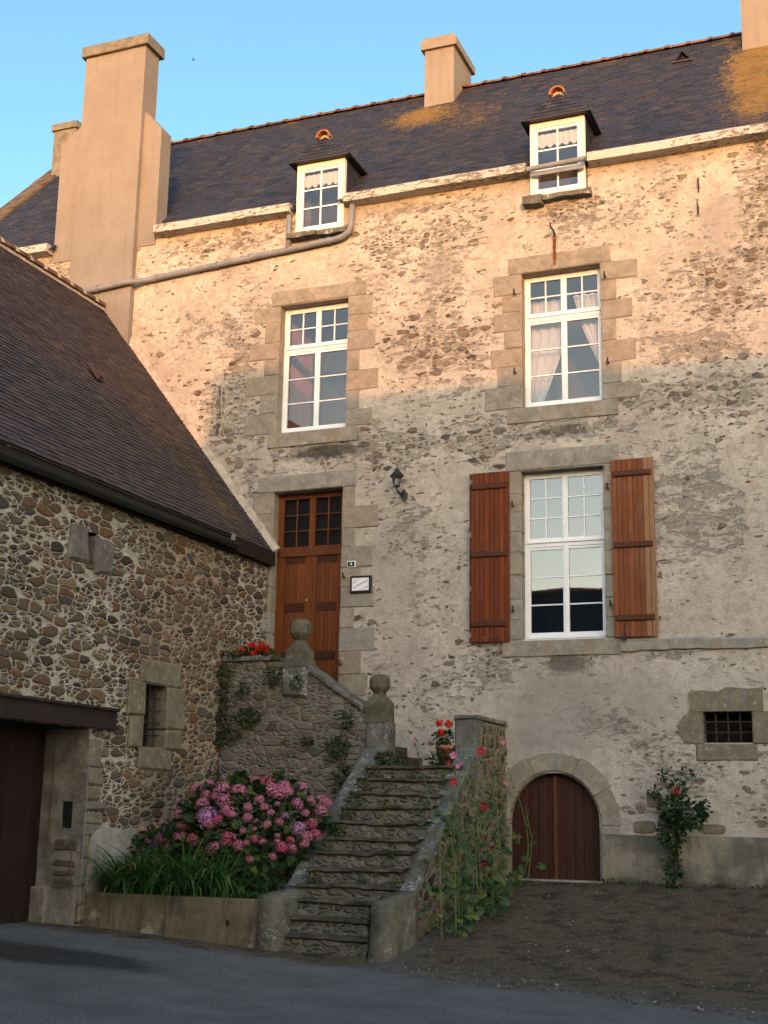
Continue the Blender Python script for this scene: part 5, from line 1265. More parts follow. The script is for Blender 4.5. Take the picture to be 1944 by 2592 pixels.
# square pier and side wall right of the landing
m = MB(); n = 14; q = 40
for i in range(q):
    for j in range(n):
        P = lambda y, z: (-5.93+.012*fbm(y*3, z*3), y, z); ya, yb = -1.50+1.5*i/q, -1.50+1.5*(i+1)/q; za, zb = .2+2.72*j/n, .2+2.72*(j+1)/n
        m.face([P(ya, za), P(yb, za), P(yb, zb), P(ya, zb)])
m.box(-6.24, -5.95, -1.46, -.02, .2, 2.9)
w = m.obj('landing_side_wall', 'parapet_rubble', st, True)
m = MB(); m.block(-6.26, -5.935, 1.6, 2.93, -1.53, -1.2, .008, .02); par(m.obj('pier_stone', 'coping'), w)
m = MB(); m.block(-6.27, -5.912, 2.925, 2.985, -1.545, -.02, .012, .02); par(m.obj('coping', 'coping'), w)
# landing wall with stepped-down coping
prof = [(-10.13, 3.90), (-9.12, 3.90), (-8.62, 3.72), (-8.35, 3.52), (-8.0, 3.30), (-7.70, 3.10), (-7.34, 2.86)]
ptop = lambda x: lin(clamp(x, -10.13, -7.34), prof)
m = MB(); nx_ = 96; q = 100
for i in range(nx_+1):
    x = -10.13+2.79*i/nx_
    for j in range(q+1): z = .2+(ptop(x)-.2)*j/q; m.v.append((x, -1.5+.02*fbm(x*1.5, z*1.5), z))
for i in range(nx_):
    for j in range(q): a = i*(q+1)+j; m.fi([a, a+q+1, a+q+2, a+1])
b = len(m.v)
for i in range(nx_+1): x = -10.13+2.79*i/nx_; m.v.append((x, -1.18, ptop(x)))
for i in range(nx_): a = i*(q+1)+q; m.fi([a, a+q+1, b+i+1, b+i])
m.face([(-7.34, -1.5, .2), (-7.34, -1.18, .2), (-7.34, -1.18, 2.86), (-7.34, -1.5, 2.86)])
lw = m.obj('landing_wall', 'stair_rubble', st, True)
m = MB()
for a, b_ in ((-10.12, -9.62), (-9.60, -9.14), (-8.63, -8.24), (-8.22, -7.94), (-7.93, -7.69)):
    S_ = []
    for k in range(5):
        x = a+(b_-a)*k/4; z = ptop(x)-.03; J = lambda: rnd.uniform(-.012, .012); S_.append([(x, -1.55+J(), z), (x, -1.55+J(), z+.055), (x, -1.52, z+.08+J()), (x, -1.16, z+.08+J()), (x, -1.14, z)])
    for A, B in zip(S_, S_[1:]):
        for k in range(4): m.face([A[k], B[k], B[k+1], A[k+1]])
    m.face(S_[0]); m.face(S_[-1][::-1])
par(m.obj('coping', 'coping'), lw)
def newel(cx, cy, z0, zb, zblk, zball, r, w, bell):
    m = MB(); m.block(cx-w/2, cx+w/2, z0, zb, cy-w/2, cy+w/2, .02, .04); p = m.obj('newel', 'coping', st); s2 = math.sqrt(2)
    m = MB(); k = w*.5*s2
    if bell: prf = [(k*1.0, zb-.02), (k*.86, zb+.08), (k*.80, zblk-.02), (k*.80, zblk+.05), (k*.62, zblk+.11), (k*.31, zball-r*1.0), (k*.30, zball-r*.7)]
    else: prf = [(k*.98, zb-.01), (k*.93, zblk), (k*.80, zblk+.03), (k*.46, zball-r*1.1), (k*.42, zball-r*.7)]
    m.lathe(cx, cy, prf, 4, 0, math.pi/4)
    par(m.obj('base_stone', 'finial'), p)
    m = MB(); prf = [(r*.50, zball-r*.95), (r*.62, zball-r*.84), (r*1.0, zball-r*.36), (r*1.03, zball-r*.1), (r*1.0, zball+r*.42), (r*.90, zball+r*.66), (r*.60, zball+r*.92), (r*.2, zball+r*.98)]
    m.lathe(cx, cy, prf, 8, 0, .25); o = m.obj('finial', 'finial'); par(o, p)
newel(-8.87, -1.34, 3.3, 3.78, 3.95, 4.36, .172, .42, True); newel(-7.51, -1.36, 1.9, 2.90, 3.20, 3.475, .155, .36, False)

# ------------------------------------------------------------------ planter
pl = thing('concrete_planter', 'long stained concrete planter between barn and stairs', 'planter', (-8.8, -4.0, 0))
m = MB(); X = ar(-10.14, -7.44, .15); Z = [-.2, -.05, .1, .25, .4, .5, .52]; Pf = lambda x, z: (x, -4.95-.010*fbm(x*2, z*2)+(.012 if z > .51 else 0), z+(.004*fbm(x*3, 1) if z > .45 else 0))
for i in range(len(X)-1):
    for j in range(len(Z)-1): m.face([Pf(X[i], Z[j]), Pf(X[i+1], Z[j]), Pf(X[i+1], Z[j+1]), Pf(X[i], Z[j+1])])
    a, b_ = Pf(X[i], Z[-1]), Pf(X[i+1], Z[-1]); m.face([a, b_, (b_[0], -4.80, .52), (a[0], -4.80, .52)]); m.face([(a[0], -4.80, .52), (b_[0], -4.80, .52), (b_[0], -4.80, .2), (a[0], -4.80, .2)])
m.obj('front_wall', 'concrete', pl)
m = MB(); m.face([(-8.02+.026*math.cos(t), -4.966, .235+.035*math.sin(t)) for t in (k*math.pi/4 for k in range(8))]); m.obj('weep_hole', 'void', pl)
m = MB(); X = ar(-10.14, -7.44, .2); Y_ = ar(-4.82, -1.42, .2)
for i in range(len(X)-1):
    for j in range(len(Y_)-1):
        P = lambda x, y: (x, y, .46+.04*fbm(x*3, y*3)); m.face([P(X[i], Y_[j]), P(X[i+1], Y_[j]), P(X[i+1], Y_[j+1]), P(X[i], Y_[j+1])])
m.obj('soil', 'soil', pl, True)
m = MB(); q = 16; Y_ = [-4.93+1.7*k/q for k in range(q+1)]; T = [1.30+.05*fbm(y*4, 2)-.28*clamp((-4.80-y)/.13) for y in Y_]
for k in range(q):
    a, b_ = Y_[k], Y_[k+1]; J = lambda y, z: BX+.062+.014*fbm(y*3, z*3)
    for z0_, z1_ in ((0, .35), (.35, .7), (.7, 1)): m.face([(J(a, z0_), a, .3+(T[k]-.3)*z0_), (J(b_, z0_), b_, .3+(T[k+1]-.3)*z0_), (J(b_, z1_), b_, .3+(T[k+1]-.3)*z1_), (J(a, z1_), a, .3+(T[k]-.3)*z1_)])
    m.face([(J(a, 1), a, T[k]), (J(b_, 1), b_, T[k+1]), (BX-.02, b_, T[k+1]+.03), (BX-.02, a, T[k]+.03)])
m.face([(BX-.02, Y_[0], .0), (J(Y_[0], 0), Y_[0], .0), (J(Y_[0], 1), Y_[0], T[0]), (BX-.02, Y_[0], T[0])])
m.obj('back_render', 'whitewash', pl)
# ------------------------------------------------------------------ plants
def ellip_leaves(m, c, r, n, L, w, shell=.55, up=.35, flat=None, mi=0, zmin=None):
    for _ in range(n):
        while True:
            d = Vector((rnd.gauss(0, 1), rnd.gauss(0, 1), rnd.gauss(0, 1)))
            if d.length > .1: break
        d.normalize(); k = shell+(1-shell)*rnd.random()**.6
        k *= 1+.12*fbm(d.x*2.2+c[0], d.y*2.2+d.z*2)
        p = Vector((c[0]+d.x*r[0]*k, c[1]+d.y*r[1]*k, c[2]+d.z*r[2]*k))
        if zmin and p.z < zmin: continue
        dirv = (d+Vector((rnd.uniform(-.7, .7), rnd.uniform(-.7, .7), rnd.uniform(-.6, .5)))).normalized()
        nr = (d*.6+Vector((0, 0, up))+Vector((rnd.uniform(-.4, .4), rnd.uniform(-.4, .4), rnd.uniform(-.2, .4)))).normalized()
        s_ = rnd.uniform(.7, 1.2); m.leaf(p, dirv, nr, L*s_, w*s_, mi)

# hydrangea
HC, HR = Vector((-8.62, -3.2, 1.12)), Vector((1.22, .95, .90))
hy = thing('hydrangea', 'big hydrangea bush covered in pink and mauve flower heads in the planter', 'shrub', (-8.6, -3.2, .46))
m = MB()
ellip_leaves(m, HC, (1.20, .93, .88), 2300, .155, .105, .74, .5, zmin=.5)
ellip_leaves(m, (-9.75, -3.75, .95), (.42, .32, .38), 260, .12, .085, .5, .5, zmin=.5)
m.obj('foliage', 'hyd_leaf', hy)
m = MB()
for k in range(46):
    a = rnd.random()*6.28; e = rnd.uniform(.1, 1.2); d = Vector((math.cos(a)*math.cos(e)*HR.x, math.sin(a)*math.cos(e)*HR.y, math.sin(e)*HR.z+.55)); b = Vector((-8.62+.25*math.cos(a), -3.2+.2*math.sin(a), .45))
    q = b+d*.8; m.tube([b, b.lerp(q, .5)+Vector((0, 0, .05)), q], [.010, .007, .004], 5, 0, False)
m.obj('stems', 'stem', hy)
HEADS = [(-9.5, -3.71, 1.51, 0.079), (-10.15, -3.78, 1.05, 0.08), (-10.08, -3.75, 1.29, 0.087), (-9.92, -3.67, 1.32, 0.08), (-9.8, -3.62, 1.37, 0.067), (-9.95, -3.69, 1.14, 0.08), (-9.8, -3.63, 1.18, 0.084), (-9.57, -3.79, 1.08, 0.073), (-9.33, -3.96, 1.24, 0.088), (-9.06, -4.08, 1.19, 0.083), (-9.31, -3.95, 1.35, 0.071), (-8.7, -4.15, 1.09, 0.108), (-8.5, -4.14, 1.21, 0.101), (-8.29, -4.02, 1.49, 0.063), (-8.33, -3.95, 1.62, 0.063), (-8.57, -3.78, 1.83, 0.112), (-8.84, -3.74, 1.84, 0.123), (-9.22, -3.42, 1.94, 0.06), (-9.02, -3.35, 2.01, 0.066), (-9.38, -3.48, 1.87, 0.083), (-9.09, -3.73, 1.78, 0.072), (-9.05, -3.89, 1.65, 0.097), (-8.89, -3.83, 1.76, 0.058), (-8.68, -3.93, 1.7, 0.102), (-8.6, -4.02, 1.58, 0.089), (-8.86, -4.05, 1.49, 0.128), (-8.82, -4.09, 1.4, 0.089), (-8.99, -4.01, 1.5, 0.071), (-8.7, -4.08, 1.46, 0.07), (-8.52, -4.04, 1.53, 0.057), (-8.47, -3.47, 1.98, 0.072), (-8.33, -3.44, 1.96, 0.097), (-8.08, -3.61, 1.82, 0.115), (-8.17, -3.6, 1.87, 0.09), (-8.08, -3.4, 1.9, 0.097), (-7.97, -3.5, 1.83, 0.077), (-7.97, -3.03, 1.91, 0.072), (-8.22, -3.83, 1.73, 0.064), (-8.12, -3.88, 1.63, 0.057), (-8.02, -3.88, 1.56, 0.05), (-7.98, -3.76, 1.67, 0.041), (-7.78, -3.57, 1.68, 0.076), (-7.72, -3.27, 1.72, 0.065), (-7.72, -2.96, 1.73, 0.092), (-7.62, -2.93, 1.69, 0.059), (-7.58, -3.27, 1.58, 0.096), (-7.66, -3.57, 1.56, 0.054), (-7.85, -3.8, 1.52, 0.057), (-7.89, -3.88, 1.44, 0.063), (-8.03, -3.98, 1.41, 0.063), (-8.15, -4.01, 1.44, 0.041), (-8.17, -4.05, 1.35, 0.038), (-8.31, -4.1, 1.32, 0.044), (-7.68, -3.75, 1.36, 0.088), (-7.57, -3.56, 1.42, 0.089), (-7.51, -3.56, 1.28, 0.076), (-7.58, -3.67, 1.26, 0.076), (-7.6, -3.72, 1.16, 0.069), (-7.88, -3.94, 1.27, 0.044), (-7.73, -3.85, 1.21, 0.056), (-7.83, -3.92, 1.12, 0.088), (-7.72, -3.84, 1.11, 0.069), (-7.88, -3.95, 1.2, 0.044), (-8.05, -4.03, 1.19, 0.044), (-8.16, -4.07, 1.22, 0.056), (-8.25, -4.1, 1.17, 0.044), (-8.35, -4.13, 1.13, 0.075), (-8.2, -4.08, 0.96, 0.053), (-7.93, -3.97, 1.0, 0.05), (-9.63, -3.56, 1.7, 0.04), (-9.34, -3.48, 1.8, 0.053)]
def bloom_mesh(mat, seed):
    r = random.Random(seed); m = MB(); n = 95
    for k in range(n):
        z = 1-2*(k+.5)/n; a = k*2.39996; q = math.sqrt(1-z*z)
        if z < -.75: continue
        d = Vector((q*math.cos(a), q*math.sin(a), z)); d = (d+Vector((r.uniform(-.13, .13), r.uniform(-.13, .13), r.uniform(-.13, .13)))).normalized()
        h = 1+r.uniform(-.16, .12); u = d.cross(Vector((.3, .2, 1))).normalized(); v = d.cross(u); t0 = r.random()*1.6; s_ = .20*r.uniform(.85, 1.2)
        c = d*h
        for j in range(4):      # four petals, slightly cupped
            t = t0+j*math.pi/2; e = u*math.cos(t)+v*math.sin(t); f = u*math.cos(t+math.pi/2)+v*math.sin(t+math.pi/2); tilt = d*r.uniform(-.04, .08)
            m.face([c, c+e*s_*.55+f*s_*.5+tilt, c+e*s_*1.1+tilt*1.4, c+e*s_*.55-f*s_*.5+tilt])
    me = m.obj('flower_head', mat); d = me.data; bpy.data.objects.remove(me); return d
BL = [bloom_mesh(c, k*7+j) for k, c in enumerate(('pink_bloom', 'mauve_bloom', 'rose_bloom', 'faded_bloom')) for j in range(2)]
for k, (x, y, z, r) in enumerate(HEADS):
    kind = 3 if k in (2, 3, 4) else 1 if (k in (1, 5, 18, 25, 47, 53, 69)) else 2 if (k in (9, 31, 54, 55) or rnd.random() < .14) else 0
    o = bpy.data.objects.new('flower_head', BL[kind*2+k % 2]); COL.objects.link(o)
    o.location = (x, y, z); r *= 1.02; o.scale = (r*rnd.uniform(.92, 1.1), r*rnd.uniform(.92, 1.1), r*rnd.uniform(.75, .95)); o.rotation_euler = (rnd.uniform(-.5, .5)+.3, rnd.uniform(-.4, .4), rnd.random()*6.28); par(o, hy)

# strap-leaved clump along the planter's front
m = MB()
for k in range(640):
    x = -9.95+1.72*rnd.random()**1.05; y = rnd.uniform(-4.80, -4.2); z = .47
    a = rnd.gauss(-1.57, 1.25); L = rnd.uniform(.55, 1.12)*(1.0 if x < -8.3 else .8); lean = rnd.uniform(.3, 2.0); w = rnd.uniform(.011, .021)
    h = Vector((math.cos(a), math.sin(a), 0)); sd = Vector((-math.sin(a), math.cos(a), 0)); n = 7; prev = None
    p = Vector((x, y, z)); ang = lean*.35; bend = rnd.uniform(.10, .36)
    for j in range(n+1):
        ww = w*(1-(j/n)**2.2)+.001
        cur = (m.vert(p-sd*ww), m.vert(p+h*ww*.35-Vector((0, 0, ww*.3))), m.vert(p+sd*ww))
        if prev: m.fi([prev[0], prev[1], cur[1], cur[0]]); m.fi([prev[1], prev[2], cur[2], cur[1]])
        prev = cur; p = p+(h*math.sin(ang)+Vector((0, 0, math.cos(ang))))*(L/n); ang += bend*(1+.5*j/n)
tag(m.obj('strap_leaf_clump', 'strap_leaf'), 'dense clump of long arching strap leaves along the front of the planter', 'plant')
m = MB()
for k in range(900):
    x = rnd.uniform(-8.5, -7.46); y = rnd.uniform(-4.78, -3.9); p = Vector((x, y, .48+.05*rnd.random())); a = rnd.random()*6.28
    m.leaf(p, Vector((math.cos(a), math.sin(a), rnd.uniform(.3, 1.4))), Vector((0, 0, 1)), rnd.uniform(.04, .09), rnd.uniform(.02, .035))
o = m.obj('ground_cover', 'cover_leaf'); o['kind'] = 'stuff'; o['label'] = 'low bright green ground cover at the right end of the planter'

# geraniums
def florets(m, c, R_, n, s_):
    for k in range(n):
        d = Vector((rnd.gauss(0, 1), rnd.gauss(0, 1), rnd.gauss(0, 1))).normalized(); p = c+d*R_*rnd.uniform(.6, 1)
        u = d.cross(Vector((.2, .3, 1))).normalized(); v = d.cross(u); t0 = rnd.random()*6.28
        for j in range(5): t = t0+j*1.2566; e = u*math.cos(t)+v*math.sin(t); f = u*math.cos(t+1.57)+v*math.sin(t+1.57); m.face([p, p+e*s_*.6+f*s_*.35, p+e*s_, p+e*s_*.6-f*s_*.35])
g = thing('geranium', 'bright red geranium on top of the mossy landing wall beside the barn', 'flower', (-9.62, -1.30, 3.92))
m = MB(); ellip_leaves(m, (-9.62, -1.36, 3.99), (.30, .14, .10), 170, .07, .07, .3, .8); m.obj('foliage', 'weed_leaf', g)
for x, y, z, r in ((-9.83, -1.45, 4.02, .075), (-9.70, -1.42, 4.12, .07), (-9.62, -1.40, 4.08, .06), (-9.53, -1.38, 4.12, .06), (-9.45, -1.40, 4.09, .065), (-9.56, -1.46, 4.02, .06), (-9.42, -1.42, 4.00, .05), (-9.66, -1.48, 3.98, .045)):
    m = MB(); m.tube([(x, y+.05, 3.95), (x, y, z)], .004, 4); b = len(m.f); florets(m, Vector((x, y, z)), r, 26, .03); m.mi = [0]*b+[1]*(len(m.f)-b); m.obj('flower_cluster', ['stem', 'red_bloom'], g)
pt = thing('flower_pot', 'terracotta pot standing on the landing beside the square pier', 'pot', (-6.42, -1.45, 2.25))
m = MB(); m.lathe(-6.42, -1.45, [(.09, 2.25), (.135, 2.50), (.15, 2.50), (.152, 2.55), (.135, 2.555), (.125, 2.53)], 16); m.obj('pot_body', 'terracotta', pt, True)
m = MB(); m.lathe(-6.42, -1.45, [(.01, 2.52), (.125, 2.525), (.01, 2.53)], 12); m.obj('soil', 'soil', pt)
g = thing('geranium', 'red geranium growing in the terracotta pot on the landing', 'flower', (-6.42, -1.45, 2.53))
m = MB(); ellip_leaves(m, (-6.44, -1.47, 2.66), (.14, .13, .11), 100, .065, .065, .3, .8); m.obj('foliage', 'weed_leaf', g)
for x, y, z, r in ((-6.50, -1.5, 2.88, .06), (-6.36, -1.5, 2.86, .06), (-6.46, -1.55, 2.74, .055)):
    m = MB(); m.tube([(-6.43, -1.45, 2.6), (x, y, z)], .004, 4); b = len(m.f); florets(m, Vector((x, y, z)), r, 24, .03); m.mi = [0]*b+[1]*(len(m.f)-b); m.obj('flower_cluster', ['stem', 'red_bloom'], g)

# hollyhocks
def lobed(m, p, d, nrm, R_):
    d = d.normalized(); a = d.cross(nrm).normalized(); n = a.cross(d); c = m.vert(p+d*R_*.75+n*R_*.10); ring = []
    for k in range(11):
        t = -2.75+5.5*k/10; r = R_*(1.0 if k % 2 else .80)*rnd.uniform(.9, 1.1); ring.append(m.vert(p+d*(R_*.75+r*math.cos(t))+a*r*math.sin(t)-n*R_*.15*rnd.random()))
    for k in range(10): m.fi([c, ring[k], ring[k+1]])
def petals(m, c, d, R_):
    d = d.normalized(); u = d.cross(Vector((.1, .2, 1))).normalized(); v = d.cross(u); t0 = rnd.random()*6
    for j in range(5):
        t = t0+j*1.2566; P = lambda r, tt, h: c+(u*math.cos(tt)+v*math.sin(tt))*R_*r+d*R_*h
        m.face([c, P(.7, t-.6, .32), P(1.0, t-.35, .42), P(1.04, t, .40), P(1.0, t+.35, .42), P(.7, t+.6, .32)])
def hollyhock(pts, label, nleaf, leafz, flowers=(), stemw=.012, buds=14, dry=False, lr=.068, group=None, name='hollyhock'):
    pts = [Vector(p) for p in pts]; g = thing(name, label, 'flower', pts[0], group)
    def at(f): f = clamp(f)*(len(pts)-1); i = min(int(f), len(pts)-2); return pts[i].lerp(pts[i+1], f-i)
    m = MB(); N = 9; c = [at(k/N)+Vector((.012*fbm(k*.7, pts[0].y), .012*fbm(k*.7, 3), 0)) for k in range(N+1)]; m.tube(c, [stemw*(1-.65*k/N) for k in range(N+1)], 6); m.obj('stem', 'dry_stem' if dry else 'stem', g)
    m = MB()
    for k in range(nleaf):
        f = leafz[0]+(leafz[1]-leafz[0])*rnd.random()**1.2; p = at(f); a = rnd.random()*6.28; L = rnd.uniform(.05, .20)*(1.2-f); d = Vector((math.cos(a), math.sin(a), rnd.uniform(-.3, .35))); e = p+d*L
        if e.x < -5.83 and e.z < 2.6 and e.y < -1.5: e.x = -5.80+rnd.random()*.04
        s_ = Vector((-d.y, d.x, 0)).normalized()*.003; m.face([p-s_, p+s_, e+s_, e-s_]); lobed(m, e, d+Vector((0, 0, -.5)), Vector((.6+rnd.uniform(-.5, .5), -.7+rnd.uniform(-.5, .5), .5+rnd.uniform(-.4, .5))), lr*rnd.uniform(.55, 1.1)*(1.15-.55*f))
    if m.f: m.obj('leaves', 'holly_leaf', g)
    m = MB()
    for k in range(buds):
        f = rnd.uniform(.55, 1.0); p = at(f); a = rnd.random()*6.28; q = p+Vector((math.cos(a)*.03, math.sin(a)*.03, .012)); r = rnd.uniform(.008, .016)
        m.lathe(q.x, q.y, [(r*.4, q.z-r), (r, q.z-r*.2), (r*.7, q.z+r*.7), (r*.15, q.z+r*1.2)], 6)
    if m.f: m.obj('buds', 'dry_stem' if dry else 'holly_leaf', g)
    for (x, y, z, r, mat) in flowers:
        m = MB(); d = Vector((.35, -1, .15)); petals(m, Vector((x, y, z)), d, r); b = len(m.f); c = Vector((x, y, z))+d.normalized()*r*.16
        m.lathe(c.x, c.y, [(r*.05, c.z-r*.1), (r*.13, c.z), (r*.05, c.z+r*.1)], 6); m.mi = [0]*b+[1]*(len(m.f)-b); m.obj('flower', [mat, 'pale'], g)
    return g
gb = lambda x, y: (x, y, gz(x, y)-.02)
hollyhock([gb(-5.62, -3.85), (-5.63, -3.95, 1.2), (-5.72, -4.2, 1.95), (-5.80, -4.45, 2.48)], 'slender hollyhock leaning over the sloping coping with one pink bud at its tip', 30, (.05, .55), [(-5.80, -4.46, 2.47, .022, 'pink_petal')], .009, 22)
hollyhock([gb(-5.60, -3.15), (-5.62, -3.22, 1.2), (-5.66, -3.28, 2.35)], 'hollyhock with pink and red flowers beside the middle of the coping', 32, (.05, .75), [(-5.66, -3.32, 1.99, .055, 'crimson'), (-5.67, -3.30, 2.33, .05, 'pink_petal'), (-5.63, -3.24, 2.20, .038, 'pink_petal'), (-5.72, -3.34, 2.23, .03, 'crimson')], .011, 18)
hollyhock([gb(-5.58, -2.10), (-5.62, -2.08, 1.3), (-5.65, -2.14, 2.62)], 'tallest hollyhock with a bright red flower near the top and dark ones below', 40, (.03, .85), [(-5.65, -2.18, 2.44, .062, 'crimson'), (-5.64, -2.10, 1.69, .062, 'crimson'), (-5.63, -2.12, 1.26, .05, 'maroon'), (-5.61, -2.14, .93, .062, 'maroon')], .012, 24)
hollyhock([gb(-5.55, -1.72), (-5.60, -1.70, 1.0), (-5.63, -1.68, 2.0)], 'shorter hollyhock with a single small maroon flower close to the side wall', 32, (.05, .85), [(-5.62, -1.74, 1.11, .046, 'maroon')], .010, 14)
hollyhock([gb(-5.52, -3.60), (-5.53, -3.62, .9), (-5.62, -3.66, 1.75)], 'leafy flowerless hollyhock nearest the foot of the stairs', 52, (.02, .95), (), .011, 8, lr=.075)
hollyhock([gb(-5.50, -2.75), (-5.54, -2.76, 1.1), (-5.66, -2.80, 2.25)], 'leafy flowerless hollyhock in the middle of the row, without any bloom', 52, (.02, .95), (), .011, 10, lr=.075)
hollyhock([gb(-5.50, -1.25), (-5.62, -1.1, 1.5), (-5.78, -.9, 2.7)], 'withered brown hollyhock stalk against the corner of the landing side wall', 26, (.05, .8), [(-5.70, -.95, 2.62, .035, 'pink_petal')], .010, 60, True)
hollyhock([gb(-5.44, -2.3), (-5.45, -2.3, .6), (-5.48, -2.32, 1.2)], 'low leafy hollyhock spreading on the yard in front of the taller ones', 46, (.02, .95), (), .010, 6, lr=.08)
hollyhock([gb(-5.72, -.30), (-5.80, -.3, 1.0), (-5.92, -.28, 2.32)], 'nearly bare green stem standing straight left of the arched cellar door', 4, (.0, .3), (), .011, 12)
hollyhock([gb(-5.66, -.34), (-5.50, -.34, .9), (-5.50, -.34, 1.3), (-5.62, -.33, 1.8), (-5.86, -.3, 2.38)], 'bare green stem bowed to the right in front of the cellar door', 5, (.3, .55), [(-5.84, -.33, 2.04, .035, 'pink_petal')], .011, 14)
hollyhock([gb(-5.64, -.40), (-5.47, -.42, .7), (-5.42, -.42, 1.25), (-5.52, -.40, 1.72)], 'short stem with large drooping leaves in front of the cellar door', 7, (.1, .55), (), .010, 8, lr=.11)

hollyhock([gb(-5.56, -3.35), (-5.60, -3.35, 1.0), (-5.70, -3.38, 1.9)], 'thin hollyhock stalk with yellowing leaves and no bloom, third from the foot of the stairs', 34, (.05, .9), (), .009, 16)
hollyhock([gb(-5.56, -2.45), (-5.60, -2.42, 1.2), (-5.68, -2.45, 2.3)], 'thin bloomless hollyhock stalk just left of the tallest one', 40, (.05, .9), (), .009, 20)
hollyhock([gb(-5.56, -1.45), (-5.62, -1.42, 1.2), (-5.70, -1.40, 2.45)], 'thin bloomless hollyhock stalk close against the landing side wall', 36, (.05, .9), (), .009, 24)

# climbing rose
rs = thing('climbing_rose', 'dark green climbing rose with one red bloom against the cement plinth', 'rose bush', (-3.40, -.14, .55))
m = MB(); m.tube([(-3.40, -.14, .45), (-3.38, -.13, 1.0), (-3.33, -.12, 1.5), (-3.30, -.13, 1.95)], [.022, .018, .014, .008], 7)
for q in ([(-3.36, -.12, 1.5), (-3.5, -.13, 1.8), (-3.66, -.12, 1.98)], [(-3.34, -.12, 1.7), (-3.45, -.12, 2.0), (-3.53, -.12, 2.22)], [(-3.33, -.12, 1.4), (-3.1, -.16, 1.65), (-2.9, -.16, 1.8)], [(-3.3, -.12, 1.9), (-3.24, -.12, 2.2), (-3.10, -.12, 2.28)], [(-3.25, -.12, 1.85), (-3.10, -.10, 2.05), (-2.98, -.08, 2.30)]): m.tube(q, [.009, .006, .003], 5)
m.obj('stems', 'bark', rs)
m = MB()
for c, r, n in (((-3.38, -.24, .85), (.13, .12, .38), 150), ((-3.38, -.26, 1.40), (.19, .16, .28), 230), ((-3.12, -.28, 1.62), (.26, .17, .20), 260), ((-3.40, -.26, 1.68), (.17, .15, .18), 150), ((-2.92, -.24, 1.70), (.10, .12, .14), 70),
                ((-3.30, -.20, 1.98), (.12, .10, .14), 80), ((-3.64, -.16, 1.95), (.08, .06, .08), 22), ((-3.52, -.15, 2.18), (.06, .05, .10), 18), ((-3.16, -.15, 2.24), (.10, .05, .06), 18)):
    ellip_leaves(m, c, r, int(n*1.25), .066, .046, .35, .3)
m.obj('foliage', 'rose_leaf', rs)
m = MB()
for k in range(14):
    d = Vector((math.cos(k*2.4)*.8*(k/14), -1, math.sin(k*2.4)*.8*(k/14))).normalized(); c = Vector((-3.285, -.36, 1.955)); u = d.cross(Vector((0, 0, 1))).normalized(); v = d.cross(u); r = .025+.030*(k/14)
    c2 = c+d*.02-d*.03*(k/14); m.face([c2-u*r*.9-v*r*.3, c2-v*r*1.0+d*.012, c2+u*r*.9-v*r*.3, c2+u*r*.6+v*r*.8, c2-u*r*.6+v*r*.8])
m.obj('bloom', 'crimson', rs)

# weeds rooted in the landing wall and on the stairs: each tuft its own thing
def tuft(c, r, n, label, L=.06, group='weeds in the landing wall', mat='weed_leaf', nm='weed_tuft'):
    m = MB(); ellip_leaves(m, c, r, n, L, L*.6, .2, .5); return tag(m.obj(nm, mat), label, 'weed', group)
for c, r, n, lab in (((-10.05, -1.58, 3.62), (.09, .08, .22), 110, 'tall green weed in the angle of barn and landing wall, just below the geranium'), ((-10.06, -1.57, 2.95), (.10, .07, .45), 200, 'long strip of weeds hanging down the angle of barn and landing wall'),
                     ((-9.62, -1.58, 2.98), (.24, .08, .14), 170, 'broad green weed cushion on the upper left of the landing wall'), ((-9.72, -1.58, 3.40), (.10, .06, .10), 60, 'small weed tuft under the geranium wall top'),
                     ((-9.86, -1.57, 2.72), (.12, .07, .09), 60, 'weed tuft lower left of the broad cushion on the landing wall'), ((-9.22, -1.57, 3.62), (.13, .08, .15), 90, 'weed tuft below the left newel post'), ((-8.80, -1.58, 3.50), (.08, .07, .14), 60, 'weed tuft right under the left ball finial'),
                     ((-7.96, -1.58, 2.92), (.13, .07, .12), 90, 'weed tuft under the sloping coping near the right ball finial'), ((-8.08, -1.57, 2.52), (.20, .08, .18), 160, 'yellowish weed patch low on the right of the landing wall'), ((-7.98, -1.57, 2.05), (.20, .07, .24), 150, 'weed patch beside the left stair coping'),
                     ((-9.05, -1.56, 2.05), (.16, .06, .14), 80, 'weed tuft above the middle of the hydrangea'), ((-10.02, -1.56, 2.05), (.09, .05, .12), 50, 'weed tuft in the wall corner above the left of the hydrangea'), ((-8.62, -1.56, 2.60), (.10, .05, .06), 40, 'small weed in the middle of the landing wall'),
                     ((-9.95, -1.50, 3.97), (.22, .10, .05), 90, 'weeds growing on the wall top left of the geranium'), ((-9.25, -1.52, 3.95), (.15, .10, .05), 60, 'weeds growing on the wall top right of the geranium')):
    tuft(c, r, n, lab)
SG = 'weeds on the stairs'
sz = lambda y: max(z for q, z in zip(SYS, SZS) if q <= y)
